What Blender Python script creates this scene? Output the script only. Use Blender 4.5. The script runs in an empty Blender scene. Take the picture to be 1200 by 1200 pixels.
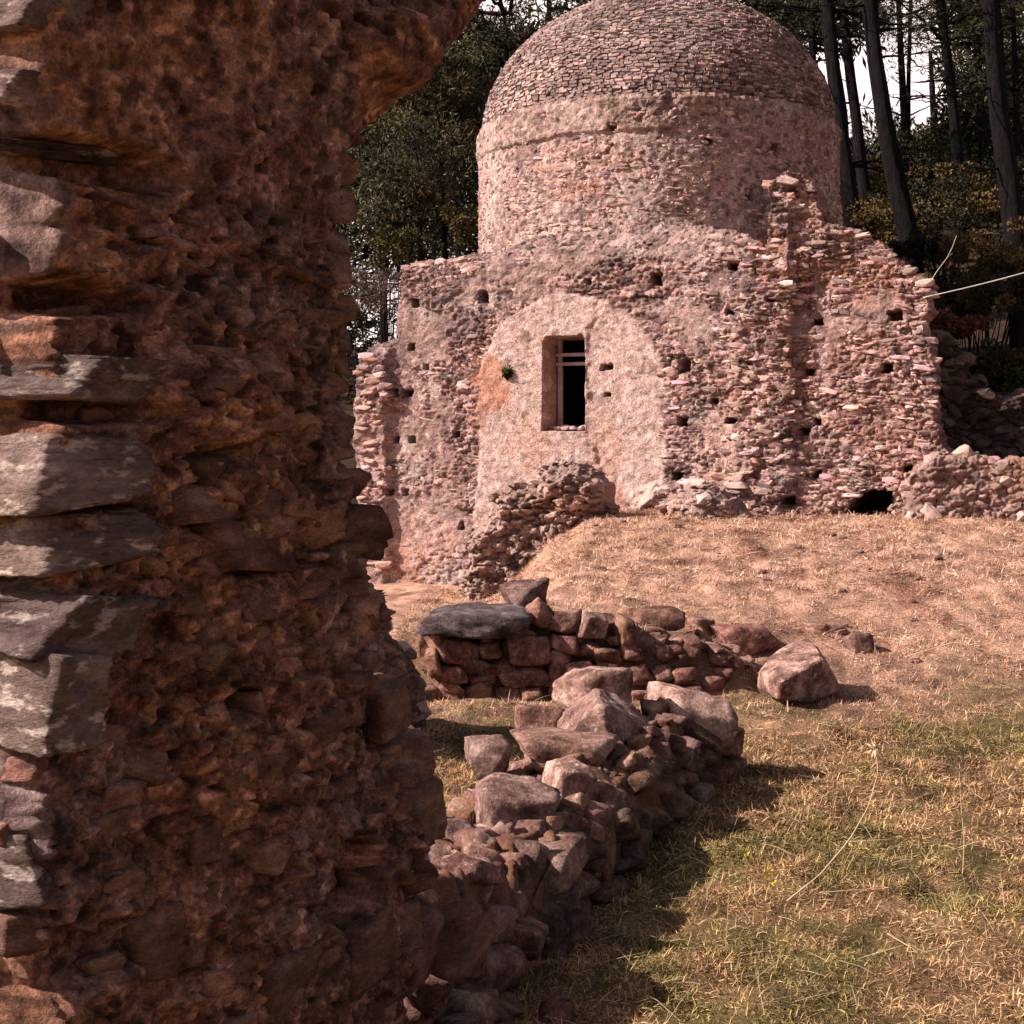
import bpy, bmesh, math, random
import numpy as np
from mathutils import Vector, Matrix

rng = np.random.default_rng(7)
random.seed(7)
S = bpy.context.scene
COL = S.collection

# ---------------------------------------------------------------- camera, world, sun, exposure
F, CX, HY, EYE = 1700.0, 600.0, 520.0, 1.6      # focal length, centre column, horizon row (photo pixels), eye height
cam = bpy.data.cameras.new("camera")
cam.sensor_width = 36.0
cam.lens = 36.0 * F / 1200.0
cam.shift_y = (HY - 600.0) / 1200.0
cam.clip_start, cam.clip_end = 0.05, 2000.0
cam_o = bpy.data.objects.new("camera", cam)
COL.objects.link(cam_o)
cam_o.location = (0, 0, EYE)
cam_o.rotation_euler = (math.pi / 2, 0, 0)
S.camera = cam_o

SUN_EL = math.radians(37)
SUN_H = Vector((-0.985, -0.17, 0)).normalized()       # horizontal direction towards the sun
world = bpy.data.worlds.new("World")
S.world = world
world.use_nodes = True
wn, wl = world.node_tree.nodes, world.node_tree.links
wn.clear()
w_out = wn.new("ShaderNodeOutputWorld")
w_bg = wn.new("ShaderNodeBackground")
w_sky = wn.new("ShaderNodeTexSky")
w_sky.sky_type = 'NISHITA'
w_sky.sun_disc = False
w_sky.sun_elevation = SUN_EL
w_sky.sun_rotation = math.atan2(SUN_H.x, SUN_H.y) % (2 * math.pi)
w_sky.dust_density = 3.0
w_hs = wn.new("ShaderNodeHueSaturation")
w_hs.inputs["Saturation"].default_value = 0.45
w_mul = wn.new("ShaderNodeMix")
w_mul.data_type = 'RGBA'
w_mul.blend_type = 'MULTIPLY'
w_mul.inputs[0].default_value = 1.0
w_mul.inputs[7].default_value = (1.0, 0.89, 0.94, 1)
wl.new(w_sky.outputs[0], w_hs.inputs["Color"])
wl.new(w_hs.outputs[0], w_mul.inputs[6])
wl.new(w_mul.outputs[2], w_bg.inputs[0])
w_bg.inputs[1].default_value = 0.06
wl.new(w_bg.outputs[0], w_out.inputs[0])

sun = bpy.data.lights.new("sun", 'SUN')
sun.energy = 5.0
sun.angle = math.radians(0.5)
sun.color = (1.0, 0.88, 0.80)
sun_o = bpy.data.objects.new("sun", sun)
COL.objects.link(sun_o)
to_sun = Vector((SUN_H.x * math.cos(SUN_EL), SUN_H.y * math.cos(SUN_EL), math.sin(SUN_EL)))
sun_o.rotation_euler = to_sun.to_track_quat('Z', 'Y').to_euler()
sun_o.location = to_sun * 40

S.view_settings.view_transform = 'Standard'
S.view_settings.look = 'None'
S.view_settings.gamma = 1.0
S.view_settings.use_curve_mapping = False
S.view_settings.exposure = 0.92

# ---------------------------------------------------------------- numeric helpers
def at(px, py, d):
    return np.array([(px - CX) / F * d, d, EYE - (py - HY) / F * d])

def sstep(a, b, x):
    t = np.clip((np.asarray(x, float) - a) / (b - a), 0, 1)
    return t * t * (3 - 2 * t)

def _hash(ix, iy, iz, s):
    h = (ix.astype(np.int64) * 374761393 + iy.astype(np.int64) * 668265263 + iz.astype(np.int64) * 2147483647 + s * 974634531) & 0xFFFFFFFF
    h = ((h ^ (h >> 13)) * 1274126177) & 0xFFFFFFFF
    h = ((h ^ (h >> 16)) * 2246822519) & 0xFFFFFFFF
    return ((h ^ (h >> 15)) & 0xFFFFFF) / float(0xFFFFFF)

def vn(x, y, z=0.0, s=0):
    x, y = np.asarray(x, float), np.asarray(y, float)
    z = np.zeros_like(x) + z
    ix, iy, iz = np.floor(x), np.floor(y), np.floor(z)
    fx, fy, fz = x - ix, y - iy, z - iz
    fx, fy, fz = [f * f * f * (f * (f * 6 - 15) + 10) for f in (fx, fy, fz)]
    r = 0
    for dx in (0, 1):
        for dy in (0, 1):
            for dz in (0, 1):
                w = (fx if dx else 1 - fx) * (fy if dy else 1 - fy) * (fz if dz else 1 - fz)
                r = r + w * _hash(ix + dx, iy + dy, iz + dz, s)
    return r * 2 - 1

def fbm(x, y, z=0.0, o=4, s=0, gain=0.5):
    r, a, t = 0, 1.0, 0
    for k in range(o):
        f = 2.03 ** k
        r = r + a * vn(np.asarray(x) * f + 17.3 * k, np.asarray(y) * f + 9.1 * k, np.asarray(z) * f + 3.7 * k, s + k)
        t += a
        a *= gain
    return r / t

def worley(u, v, s=0, jit=0.42):
    """F1, F2 and a random number per cell on a jittered, brick-offset grid."""
    iu, iv = np.floor(u), np.floor(v)
    tl = np.zeros(u.shape); f1 = np.full(u.shape, 9.0); f2 = np.full(u.shape, 9.0); cid = np.zeros(u.shape)
    for dv in (-1, 0, 1):
        row = iv + dv
        off = 0.5 * (np.mod(row, 2))
        base = np.floor(u - off)
        for du in (-1, 0, 1):
            c = base + du
            hx = _hash(c, row, np.zeros_like(c), s + 1); hy = _hash(c, row, np.zeros_like(c), s + 2)
            px = c + off + 0.5 + (hx - 0.5) * 2 * jit; py = row + 0.5 + (hy - 0.5) * 2 * jit * 0.7
            d = np.hypot(u - px, v - py)
            r = _hash(c, row, np.zeros_like(c), s + 3)
            m = d < f1
            f2 = np.where(m, f1, np.minimum(f2, d)); cid = np.where(m, r, cid); tl = np.where(m, (u - px) * (hx - 0.5) * 2.0 + (v - py) * ((hy - 0.5) * 2.0 + 0.35), tl); f1 = np.where(m, d, f1)
    return f1, f2, cid, tl

def inside(poly, x, y):
    r = np.zeros(x.shape, bool)
    n = len(poly)
    for i in range(n):
        (x1, y1), (x2, y2) = poly[i], poly[(i + 1) % n]
        if y1 == y2:
            continue
        c = ((y1 > y) != (y2 > y)) & (x < (x2 - x1) * (y - y1) / (y2 - y1) + x1)
        r ^= c
    return r

def edge_dist(poly, x, y, skip=()):
    r = np.full(x.shape, 99.0)
    n = len(poly)
    for i in range(n):
        if i in skip:
            continue
        (x1, y1), (x2, y2) = poly[i], poly[(i + 1) % n]
        ex, ey = x2 - x1, y2 - y1
        t = np.clip(((x - x1) * ex + (y - y1) * ey) / (ex * ex + ey * ey + 1e-12), 0, 1)
        r = np.minimum(r, np.hypot(x - x1 - t * ex, y - y1 - t * ey))
    return r

# ---------------------------------------------------------------- mesh and object helpers
def mk_mesh(name, v, f, mat, tint=None, smooth=True):
    """v (N,3), f list of equal-size index arrays (M,k) or one array; tint (N,3) colour attribute."""
    me = bpy.data.meshes.new(name)
    v = np.asarray(v, np.float32)
    fs = f if isinstance(f, list) else [f]
    fs = [np.asarray(a, np.int32) for a in fs if len(a)]
    me.vertices.add(len(v))
    me.vertices.foreach_set("co", v.ravel())
    tot = np.concatenate([np.full(len(a), a.shape[1], np.int32) for a in fs])
    idx = np.concatenate([a.ravel() for a in fs])
    me.loops.add(len(idx))
    me.loops.foreach_set("vertex_index", idx)
    me.polygons.add(len(tot))
    me.polygons.foreach_set("loop_start", np.concatenate([[0], np.cumsum(tot)[:-1]]).astype(np.int32))
    me.polygons.foreach_set("loop_total", tot)
    me.polygons.foreach_set("use_smooth", np.full(len(tot), smooth))
    at_ = me.attributes.new("tint", 'FLOAT_COLOR', 'POINT')
    c = np.ones((len(v), 4), np.float32)
    if tint is not None:
        c[:, :3] = tint
    at_.data.foreach_set("color", c.ravel())
    me.update(calc_edges=True)
    if mat is not None:
        me.materials.append(mat)
    return me

def link(name, me, parent=None, loc=None, mw=None):
    o = bpy.data.objects.new(name, me)
    COL.objects.link(o)
    if parent is not None:
        o.parent = parent
    if mw is not None:
        o.matrix_basis = mw
    elif loc is not None:
        o.location = loc
    return o

def tag(o, label=None, cat=None, group=None, kind=None):
    for k, x in (("label", label), ("category", cat), ("group", group), ("kind", kind)):
        if x:
            o[k] = x
    return o

def thing(name, loc, label, cat, group=None):
    return tag(link(name, None, loc=loc), label, cat, group)

def grid_faces(nu, nv, keep=None):
    i = np.arange((nu - 1) * (nv - 1))
    a = (i // (nu - 1)) * nu + i % (nu - 1)
    q = np.stack([a, a + 1, a + 1 + nu, a + nu], 1)
    return q if keep is None else q[keep]

def compact(v, faces, *attrs):
    used = np.zeros(len(v), bool)
    for f in faces:
        used[f.ravel()] = True
    m = np.cumsum(used) - 1
    return v[used], [m[f] for f in faces], [a[used] for a in attrs]

_ico = {}
def ico(sub):
    if sub not in _ico:
        bm = bmesh.new()
        bmesh.ops.create_icosphere(bm, subdivisions=sub, radius=1)
        v = np.array([x.co[:] for x in bm.verts]); f = np.array([[x.index for x in p.verts] for p in bm.faces])
        bm.free()
        _ico[sub] = (v, f)
    return _ico[sub]

def rock_np(seed, sub=3, planes=13, rough=0.05, soft=30, boxy=0.5, cut=(0.8, 1.1), strata=0.0):
    """an angular stone cut by random planes, normalised to the unit box."""
    r = np.random.default_rng(seed)
    d, f = ico(sub)
    n = r.normal(size=(planes, 3)); n /= np.linalg.norm(n, axis=1)[:, None]
    ax = np.array([[1, 0, 0], [-1, 0, 0], [0, 1, 0], [0, -1, 0], [0, 0, 1], [0, 0, -1]], float) + r.normal(size=(6, 3)) * 0.16
    ax /= np.linalg.norm(ax, axis=1)[:, None]
    h = np.concatenate([r.uniform(*cut, planes), r.uniform(0.72, 0.9, 6) * (1.15 - 0.4 * boxy)])
    n = np.concatenate([n, ax])
    dn = d @ n.T
    rad = np.where(dn > 0.05, h / np.maximum(dn, 0.05), 9.0)
    rad = (np.sum(np.maximum(rad, 0.2) ** -soft, 1)) ** (-1.0 / soft)
    if rough:
        p = d * 1.7 + seed * 3.1
        rad = rad * (1 + rough * fbm(p[:, 0], p[:, 1], p[:, 2], 4, seed % 97) * 2)
    v = d * rad[:, None]
    if strata:
        zq = v[:, 2] * 6 + 0.35 * fbm(v[:, 0] * 2 + seed, v[:, 1] * 2, 0, 3, seed % 31)
        lay = _hash(np.floor(zq), np.floor(zq) * 0, np.floor(zq) * 0, seed % 53) - 0.5
        v = v * (1 + strata * 2 * lay - strata * 1.6 * (1 - sstep(0.0, 0.16, np.minimum(zq - np.floor(zq), np.ceil(zq) - zq))))[:, None] ** np.array([1, 1, 0])
    lo, hi = v.min(0), v.max(0)
    return (v - (lo + hi) / 2) / (hi - lo), f

class Pool:
    """a pool of shared stone meshes"""
    def __init__(self, name, n, sub, mat, seed, **k):
        self.m = []
        for i in range(n):
            v, f = rock_np(seed + i, sub, **k)
            self.m.append(mk_mesh(name, v, f, mat, smooth=(sub > 2)))
    def pick(self):
        return self.m[rng.integers(len(self.m))]

def frame_mat(loc, X, Y, Z, scale, jitter=0.1):
    R = Matrix((X, Y, Z)).transposed().to_4x4()
    J = Matrix.Rotation(rng.normal() * jitter, 4, 'X') @ Matrix.Rotation(rng.normal() * jitter, 4, 'Y') @ Matrix.Rotation(rng.normal() * jitter, 4, 'Z')
    return Matrix.Translation(Vector(loc)) @ R @ J @ Matrix.Diagonal((*scale, 1))

def tube_np(pts, rad, n=8, rough=0.0, seed=0):
    pts = np.asarray(pts, float); rad = np.broadcast_to(np.asarray(rad, float), (len(pts),))
    t = np.gradient(pts, axis=0); t /= np.linalg.norm(t, axis=1)[:, None] + 1e-9
    ref = np.array([0.13, 0.97, 0.2]) if abs(t[0, 2]) > 0.6 else np.array([0.1, 0.2, 0.97])
    a = np.cross(t, ref); a /= np.linalg.norm(a, axis=1)[:, None] + 1e-9
    b = np.cross(t, a)
    th = np.arange(n) / n * 2 * np.pi
    ring = np.cos(th)[None, :, None] * a[:, None] + np.sin(th)[None, :, None] * b[:, None]
    rr = rad[:, None] * np.ones(n)[None]
    if rough:
        k = np.arange(len(pts))[:, None] * 0.6 + 0 * th[None]
        rr = rr * (1 + rough * vn(k, np.cos(th)[None] * 2.5 + 0 * k, np.sin(th)[None] * 2.5 + 0 * k, seed))
    v = (pts[:, None] + ring * rr[..., None]).reshape(-1, 3)
    m = len(pts)
    i = np.arange((m - 1) * n); r, c = i // n, i % n
    q = np.stack([r * n + c, r * n + (c + 1) % n, (r + 1) * n + (c + 1) % n, (r + 1) * n + c], 1)
    return v, q, [np.arange(n)[::-1][None], (np.arange(n) + (m - 1) * n)[None]]

class Acc:
    def __init__(self): self.v, self.f, self.c, self.n = [], {}, [], 0
    def add(self, v, f, c=(1, 1, 1)):
        for a in (f if isinstance(f, list) else [f]):
            a = np.asarray(a)
            self.f.setdefault(a.shape[1], []).append(a + self.n)
        self.v.append(v); self.c.append(np.broadcast_to(np.asarray(c, float), (len(v), 3))); self.n += len(v)
    def tube(self, pts, rad, n=8, c=(1, 1, 1), **k):
        v, q, caps = tube_np(pts, rad, n, **k)
        self.add(v, [q] + caps, c)
    def mesh(self, name, mat, smooth=True):
        return mk_mesh(name, np.concatenate(self.v), [np.concatenate(x) for x in self.f.values()], mat, np.concatenate(self.c), smooth)

# ---------------------------------------------------------------- materials
def mk_mat(name, cols, scale=6.0, bump=0.4, fine=60.0, rough=0.95, spots=None, rnd=0.35, stretch=None, bdist=0.01, contrast=(0.3, 0.7)):
    """tint attribute x object colour x a procedural colour ramp; fine relief by bump."""
    m = bpy.data.materials.new(name)
    m.use_nodes = True
    N, L = m.node_tree.nodes, m.node_tree.links
    b = N["Principled BSDF"]
    b.inputs["Roughness"].default_value = rough
    b.inputs["Specular IOR Level"].default_value = 0.15
    geo = N.new("ShaderNodeNewGeometry")
    vec = geo.outputs["Position"]
    if stretch:
        mp = N.new("ShaderNodeMapping"); mp.inputs["Scale"].default_value = stretch
        L.new(vec, mp.inputs[0]); vec = mp.outputs[0]
    n1 = N.new("ShaderNodeTexNoise"); n1.inputs["Scale"].default_value = scale; n1.inputs["Detail"].default_value = 7; n1.inputs["Roughness"].default_value = 0.65
    L.new(vec, n1.inputs["Vector"])
    rp = N.new("ShaderNodeValToRGB")
    els = rp.color_ramp.elements
    while len(els) < len(cols): els.new(0.5)
    for i, c in enumerate(cols):
        els[i].position = contrast[0] + (contrast[1] - contrast[0]) * i / max(1, len(cols) - 1)
        els[i].color = (*c, 1)
    L.new(n1.outputs["Fac"], rp.inputs[0])
    col = rp.outputs[0]
    n2 = N.new("ShaderNodeTexNoise"); n2.inputs["Scale"].default_value = fine; n2.inputs["Detail"].default_value = 5; n2.inputs["Roughness"].default_value = 0.7
    L.new(vec, n2.inputs["Vector"])
    if spots:
        sc, amount, ss = spots
        n3 = N.new("ShaderNodeTexNoise"); n3.inputs["Scale"].default_value = ss; n3.inputs["Detail"].default_value = 6; n3.inputs["Roughness"].default_value = 0.6
        ad = N.new("ShaderNodeVectorMath"); ad.operation = 'ADD'; ad.inputs[1].default_value = (13.7, 4.1, 9.9)
        L.new(vec, ad.inputs[0]); L.new(ad.outputs[0], n3.inputs["Vector"])
        mr = N.new("ShaderNodeMapRange"); mr.inputs[1].default_value = 0.66 - amount * 0.3; mr.inputs[2].default_value = 0.74 - amount * 0.3
        L.new(n3.outputs["Fac"], mr.inputs[0])
        mx = N.new("ShaderNodeMix"); mx.data_type = 'RGBA'
        L.new(mr.outputs[0], mx.inputs[0]); L.new(col, mx.inputs[6]); mx.inputs[7].default_value = (*sc, 1)
        col = mx.outputs[2]
    def mul(a, bsock):
        mx = N.new("ShaderNodeMix"); mx.data_type = 'RGBA'; mx.blend_type = 'MULTIPLY'; mx.inputs[0].default_value = 1
        L.new(a, mx.inputs[6]); L.new(bsock, mx.inputs[7])
        return mx.outputs[2]
    at_ = N.new("ShaderNodeAttribute"); at_.attribute_name = "tint"
    oi = N.new("ShaderNodeObjectInfo")
    col = mul(mul(col, at_.outputs["Color"]), oi.outputs["Color"])
    gr = N.new("ShaderNodeMapRange"); gr.inputs[1].default_value = 0.25; gr.inputs[2].default_value = 0.75; gr.inputs[3].default_value = 1 - rnd; gr.inputs[4].default_value = 1 + rnd
    L.new(n2.outputs["Fac"], gr.inputs[0])
    vm = N.new("ShaderNodeVectorMath"); vm.operation = 'SCALE'
    L.new(col, vm.inputs[0]); L.new(gr.outputs[0], vm.inputs["Scale"])
    L.new(vm.outputs[0], b.inputs["Base Color"])
    if bump:
        ma = N.new("ShaderNodeMath"); ma.operation = 'MULTIPLY_ADD'; ma.inputs[1].default_value = 0.6
        L.new(n1.outputs["Fac"], ma.inputs[0]); L.new(n2.outputs["Fac"], ma.inputs[2])
        bp = N.new("ShaderNodeBump"); bp.inputs["Strength"].default_value = bump; bp.inputs["Distance"].default_value = bdist
        L.new(ma.outputs[0], bp.inputs["Height"]); L.new(bp.outputs[0], b.inputs["Normal"])
    return m

M = {}
M["near_core"] = mk_mat("brown_lime_mortar", [(0.068, 0.036, 0.029), (0.235, 0.136, 0.105), (0.50, 0.325, 0.26)], 14, 1.0, 130, rnd=0.65, bdist=0.02, contrast=(0.34, 0.66))
M["near_stone"] = mk_mat("brown_field_stone", [(0.075, 0.042, 0.035), (0.225, 0.132, 0.104), (0.44, 0.285, 0.23)], 10, 1.0, 110, rnd=0.55, stretch=(1, 1, 2.2), bdist=0.010)
M["quoin"] = mk_mat("lichened_quoin_stone", [(0.055, 0.037, 0.034), (0.16, 0.115, 0.105), (0.34, 0.27, 0.26)], 6, 0.9, 80, rnd=0.45, spots=((0.50, 0.42, 0.39), 0.35, 14), stretch=(1, 1, 2.5), bdist=0.012)
M["plaster"] = mk_mat("chapel_plaster_and_stone", [(0.66, 0.64, 0.63), (0.97, 0.96, 0.95), (1.26, 1.27, 1.27)], 10, 1.0, 50, rnd=0.7, bdist=0.03)
M["chapel_stone"] = mk_mat("pink_grey_stone", [(0.25, 0.165, 0.15), (0.43, 0.305, 0.28), (0.60, 0.46, 0.43)], 6, 0.6, 40, rnd=0.35, bdist=0.012)
M["tile"] = mk_mat("dome_slate", [(0.20, 0.135, 0.125), (0.37, 0.262, 0.242), (0.52, 0.39, 0.365)], 4, 0.5, 40, rnd=0.3, bdist=0.01)
M["boulder"] = mk_mat("weathered_boulder", [(0.09, 0.050, 0.042), (0.25, 0.152, 0.126), (0.46, 0.32, 0.275)], 9, 1.0, 60, rnd=0.6, spots=((0.50, 0.41, 0.375), 0.16, 26), bdist=0.02, contrast=(0.36, 0.64))
M["earth"] = mk_mat("dry_earth", [(0.15, 0.085, 0.06), (0.27, 0.17, 0.125), (0.38, 0.26, 0.20)], 5, 0.9, 70, rnd=0.45, bdist=0.02)
M["ground"] = mk_mat("turf_soil", [(0.62, 0.62, 0.62), (1.0, 1.0, 1.0), (1.3, 1.3, 1.3)], 3.5, 0.9, 55, rnd=0.5, bdist=0.03)
M["grass"] = mk_mat("dry_grass", [(0.8, 0.8, 0.8), (1.0, 1.0, 1.0)], 3, 0, 20, rnd=0.15, rough=0.8)
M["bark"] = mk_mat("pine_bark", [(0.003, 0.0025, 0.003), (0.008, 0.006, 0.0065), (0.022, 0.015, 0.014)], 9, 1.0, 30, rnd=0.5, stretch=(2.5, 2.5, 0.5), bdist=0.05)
M["leaf"] = mk_mat("foliage", [(0.75, 0.75, 0.75), (1.2, 1.2, 1.2)], 1.5, 0, 9, rnd=0.25, rough=0.75)
M["dark_stone"] = mk_mat("dark_slaty_stone", [(0.045, 0.032, 0.030), (0.10, 0.07, 0.062), (0.19, 0.135, 0.12)], 6, 0.7, 40, rnd=0.4, bdist=0.015)
M["wood"] = mk_mat("weathered_wood", [(0.30, 0.24, 0.21), (0.45, 0.38, 0.34)], 8, 0.3, 60)
M["rope"] = mk_mat("white_rope", [(0.38, 0.35, 0.33), (0.55, 0.52, 0.50)], 20, 0.2, 90, rnd=0.1)
M["straw"] = mk_mat("dry_stem", [(0.40, 0.28, 0.17), (0.54, 0.41, 0.28)], 12, 0, 50, rnd=0.15)
M["petal"] = mk_mat("yellow_petal", [(0.75, 0.50, 0.03), (0.8, 0.6, 0.05)], 12, 0, 50, rnd=0.1)

# ---------------------------------------------------------------- terrain
def gz(x, y, detail=True):
    x = np.asarray(x, float); y = np.asarray(y, float)
    r = sstep(0.7, 1.9, x)                                  # right of the low retaining wall the bank is a plain slope
    t = 0.40 * ((1 - r) * sstep(9.10, 9.26, y) + r * sstep(8.9, 11.8, y)) * sstep(-0.95, -0.70, x)
    t = t * (1 - sstep(10.4, 12.4, y) * (1 - sstep(-0.45, 0.55, x)))
    t = t + 0.42 * sstep(10.5, 15.2, y) * sstep(-0.30, 0.95, x - 0.02 * (y - 12))
    t = t - 0.12 * sstep(13, 17, y) * (1 - sstep(-0.3, 0.7, x))
    ys = 21.0 - 3.4 * sstep(3.6, 5.2, x) - 1.5 * (1 - sstep(-3.0, -1.8, x))
    h = np.maximum(y - ys, 0)
    rise = 0.52 * h * np.exp(-h / 60) * (0.50 + 0.50 * sstep(-2, 6, x))
    rise = np.where(y > 48, rise * (1 - 0.5 * sstep(48, 110, y)), rise)
    z = t + rise
    if detail:
        z = z + 0.035 * fbm(x * 1.1, y * 1.1, 0, 3, 3) + (0.036 * fbm(x * 5, y * 5, 0, 4, 5) + 0.05 * sstep(9, 11, y) * fbm(x * 2.3, y * 2, 0, 3, 6)) * sstep(20, 17, y) + 0.5 * sstep(24, 40, y) * fbm(x * 0.15, y * 0.15, 0, 3, 8)
    return z

def axis(parts):
    out = [np.arange(a, b, s) for a, b, s in parts]
    return np.concatenate(out + [[parts[-1][1]]])

xs = axis([(-700, -40, 18), (-40, -8, 1.2), (-8, -2.2, 0.3), (-2.2, 6.2, 0.042), (6.2, 12, 0.25), (12, 40, 1.0), (40, 700, 18)])
ys = axis([(-60, -4, 4), (-4, 3, 0.4), (3, 10.5, 0.042), (10.5, 18.5, 0.07), (18.5, 26, 0.2), (26, 60, 0.7), (60, 140, 4), (140, 700, 20)])
gx, gy = np.meshgrid(xs, ys)
gx, gy = gx.ravel(), gy.ravel()
gzv = gz(gx, gy)

def turf_colour(x, y):
    """straw on the bank, olive and brown in the foreground, leaf litter on the wooded slope"""
    n1 = fbm(x * 1.3, y * 0.9, 0, 4, 21); n2 = fbm(x * 0.6 + 5, y * 0.5, 0, 3, 22); n3 = fbm(x * 4, y * 3, 0, 3, 23)
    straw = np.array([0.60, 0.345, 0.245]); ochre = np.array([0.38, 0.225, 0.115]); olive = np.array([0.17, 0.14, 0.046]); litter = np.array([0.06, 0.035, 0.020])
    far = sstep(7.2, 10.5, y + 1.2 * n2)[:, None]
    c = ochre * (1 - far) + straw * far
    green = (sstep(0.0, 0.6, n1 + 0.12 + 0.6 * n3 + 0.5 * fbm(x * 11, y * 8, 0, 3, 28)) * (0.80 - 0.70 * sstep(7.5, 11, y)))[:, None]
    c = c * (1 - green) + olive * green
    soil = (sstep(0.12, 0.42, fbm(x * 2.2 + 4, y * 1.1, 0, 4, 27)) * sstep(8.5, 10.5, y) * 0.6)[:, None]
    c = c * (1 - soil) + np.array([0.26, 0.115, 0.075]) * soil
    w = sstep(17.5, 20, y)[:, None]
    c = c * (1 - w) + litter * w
    n4 = fbm(x * 9, y * 6, 0, 3, 24)
    return c * (1 + 0.30 * n3 + 0.65 * n4)[:, None]

g_me = mk_mesh("ground", np.stack([gx, gy, gzv], 1), grid_faces(len(xs), len(ys)), M["ground"], turf_colour(gx, gy) * np.where((gy > 3) & (gy < 17), 0.52 + 0.2 * sstep(8, 11, gy), 0.85)[:, None])  # soil darkened under the grass, shade between the blades put into its colour
tag(link("ground", g_me), kind="structure")

# ---------------------------------------------------------------- relief panels (masonry faces with real depth)
class Plane:
    """a vertical wall plane: u runs along it, v is height, w comes out of it towards the viewer"""
    def __init__(self, px, d, deg):
        a = math.radians(deg)
        self.O = np.array([(px - CX) / F * d, d, 0.0])
        self.U = np.array([math.cos(a), -math.sin(a), 0.0]); self.N = np.array([-math.sin(a), -math.cos(a), 0.0])
    def uv(self, px, py):
        r = np.array([(px - CX) / F, 1.0, -(py - HY) / F])
        E = np.array([0, 0, EYE])
        t = np.dot(self.O - E, self.N) / np.dot(r, self.N)
        p = E + r * t
        return float(np.dot(p - self.O, self.U)), float(p[2])
    def poly(self, pts):
        return [self.uv(*p) for p in pts]
    def P(self, u, v, w):
        u, v, w = np.asarray(u, float), np.asarray(v, float), np.asarray(w, float)
        return self.O + u[..., None] * self.U + w[..., None] * self.N + v[..., None] * np.array([0, 0, 1.0])

def relief(pl, step, poly, hfun, cfun, back, warp=0.02, cuts=(), seed=0, warp_f=9.0):
    us = [p[0] for p in poly]; vs = [p[1] for p in poly]
    ua = np.arange(min(us) - 0.05, max(us) + 0.05, step); va = np.arange(min(vs) - 0.05, max(vs) + 0.05, step)
    uu, vv = np.meshgrid(ua, va)
    nu, nv = len(ua), len(va)
    uf, vf = uu.ravel(), vv.ravel()
    cu = (uf.reshape(nv, nu)[:-1, :-1] + step / 2).ravel(); cv = (vf.reshape(nv, nu)[:-1, :-1] + step / 2).ravel()
    wu = cu + warp * fbm(cu * warp_f, cv * warp_f, 0, 3, seed + 40); wv = cv + warp * fbm(cu * warp_f, cv * warp_f, 0, 3, seed + 50)
    keep = inside(poly, wu, wv)
    for c in cuts:
        keep &= ~inside(c, cu, cv)
    q = grid_faces(nu, nv, keep)
    w = hfun(uf, vf)
    col = cfun(uf, vf, w)
    v = pl.P(uf, vf, w)
    # skirt: every edge used by one face only is carried back
    e = np.concatenate([q[:, [0, 1]], q[:, [1, 2]], q[:, [2, 3]], q[:, [3, 0]]])
    key = np.sort(e, 1); key = key[:, 0] * (nu * nv) + key[:, 1]
    _, first, cnt = np.unique(key, return_index=True, return_counts=True)
    b = e[first[cnt == 1]]
    mid = (uf[b].mean(1), vf[b].mean(1))
    n0 = len(v)
    rim = np.unique(b)
    remap = np.zeros(n0, int); remap[rim] = np.arange(len(rim)) + n0
    rows = max(1, min(8, int(back / 0.07)))
    wr, wb = w[rim], np.minimum(-back, w[rim] - 0.02)
    VB, SK, prev, nr = [], [], None, len(rim)
    for k in range(1, rows + 1):
        wk = wr + (wb - wr) * k / rows
        P3 = pl.P(uf[rim], vf[rim], wk)
        am_ = 0.05 * min(1.0, back)
        P3 = P3 + am_ * (fbm(P3[:, 0] * 7, P3[:, 1] * 7, P3[:, 2] * 9, 4, seed + 80)[:, None] * pl.U + fbm(P3[:, 0] * 7 + 5, P3[:, 1] * 7, P3[:, 2] * 9, 4, seed + 81)[:, None] * np.array([0, 0, 1.0]))
        VB.append(P3)
        cur = remap + (k - 1) * nr
        lo_ = b if prev is None else prev[b]
        hi_ = cur[b]
        SK.append(np.stack([lo_[:, 1], lo_[:, 0], hi_[:, 0], hi_[:, 1]], 1))
        prev = cur
    sk = np.concatenate(SK)
    V = np.concatenate([v] + VB); C = np.concatenate([col] + [col[rim]] * rows)
    V, (q, sk), (C,) = compact(V, [q, sk], C)
    return V, np.concatenate([q, sk]), C

def stone_relief(u, v, cu, cv, s, amp):
    """courses of rubble stones, joints recessed"""
    wu = u + 0.035 * fbm(u * 5, v * 5, 0, 2, s + 60); wv = v + 0.022 * fbm(u * 5, v * 5, 0, 2, s + 70)
    f1, f2, cid, tl = worley(wu / cu, wv / cv, s)
    j = sstep(0.01, 0.17, f2 - f1)
    return amp * (j * (0.45 + 0.9 * cid) - 0.4 + 0.8 * j * tl), j, cid

# ---------------------------------------------------------------- the domed chapel
PLW = Plane(672, 17.0, 23.0)
YAW = math.radians(23)
chapel = thing("domed_chapel", tuple(PLW.P(0, 0, 0)), "ruined stone chapel with a tall round drum, a slate dome and one narrow window", "chapel")
T_inv = Matrix.Translation(-Vector(chapel.location))
def chap(name, me, mw=None, kind=None, label=None):
    o = link(name, me, chapel)
    o.matrix_basis = T_inv @ (mw if mw is not None else Matrix.Identity(4))
    tag(o, label, None, None, kind)
    return o

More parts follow.
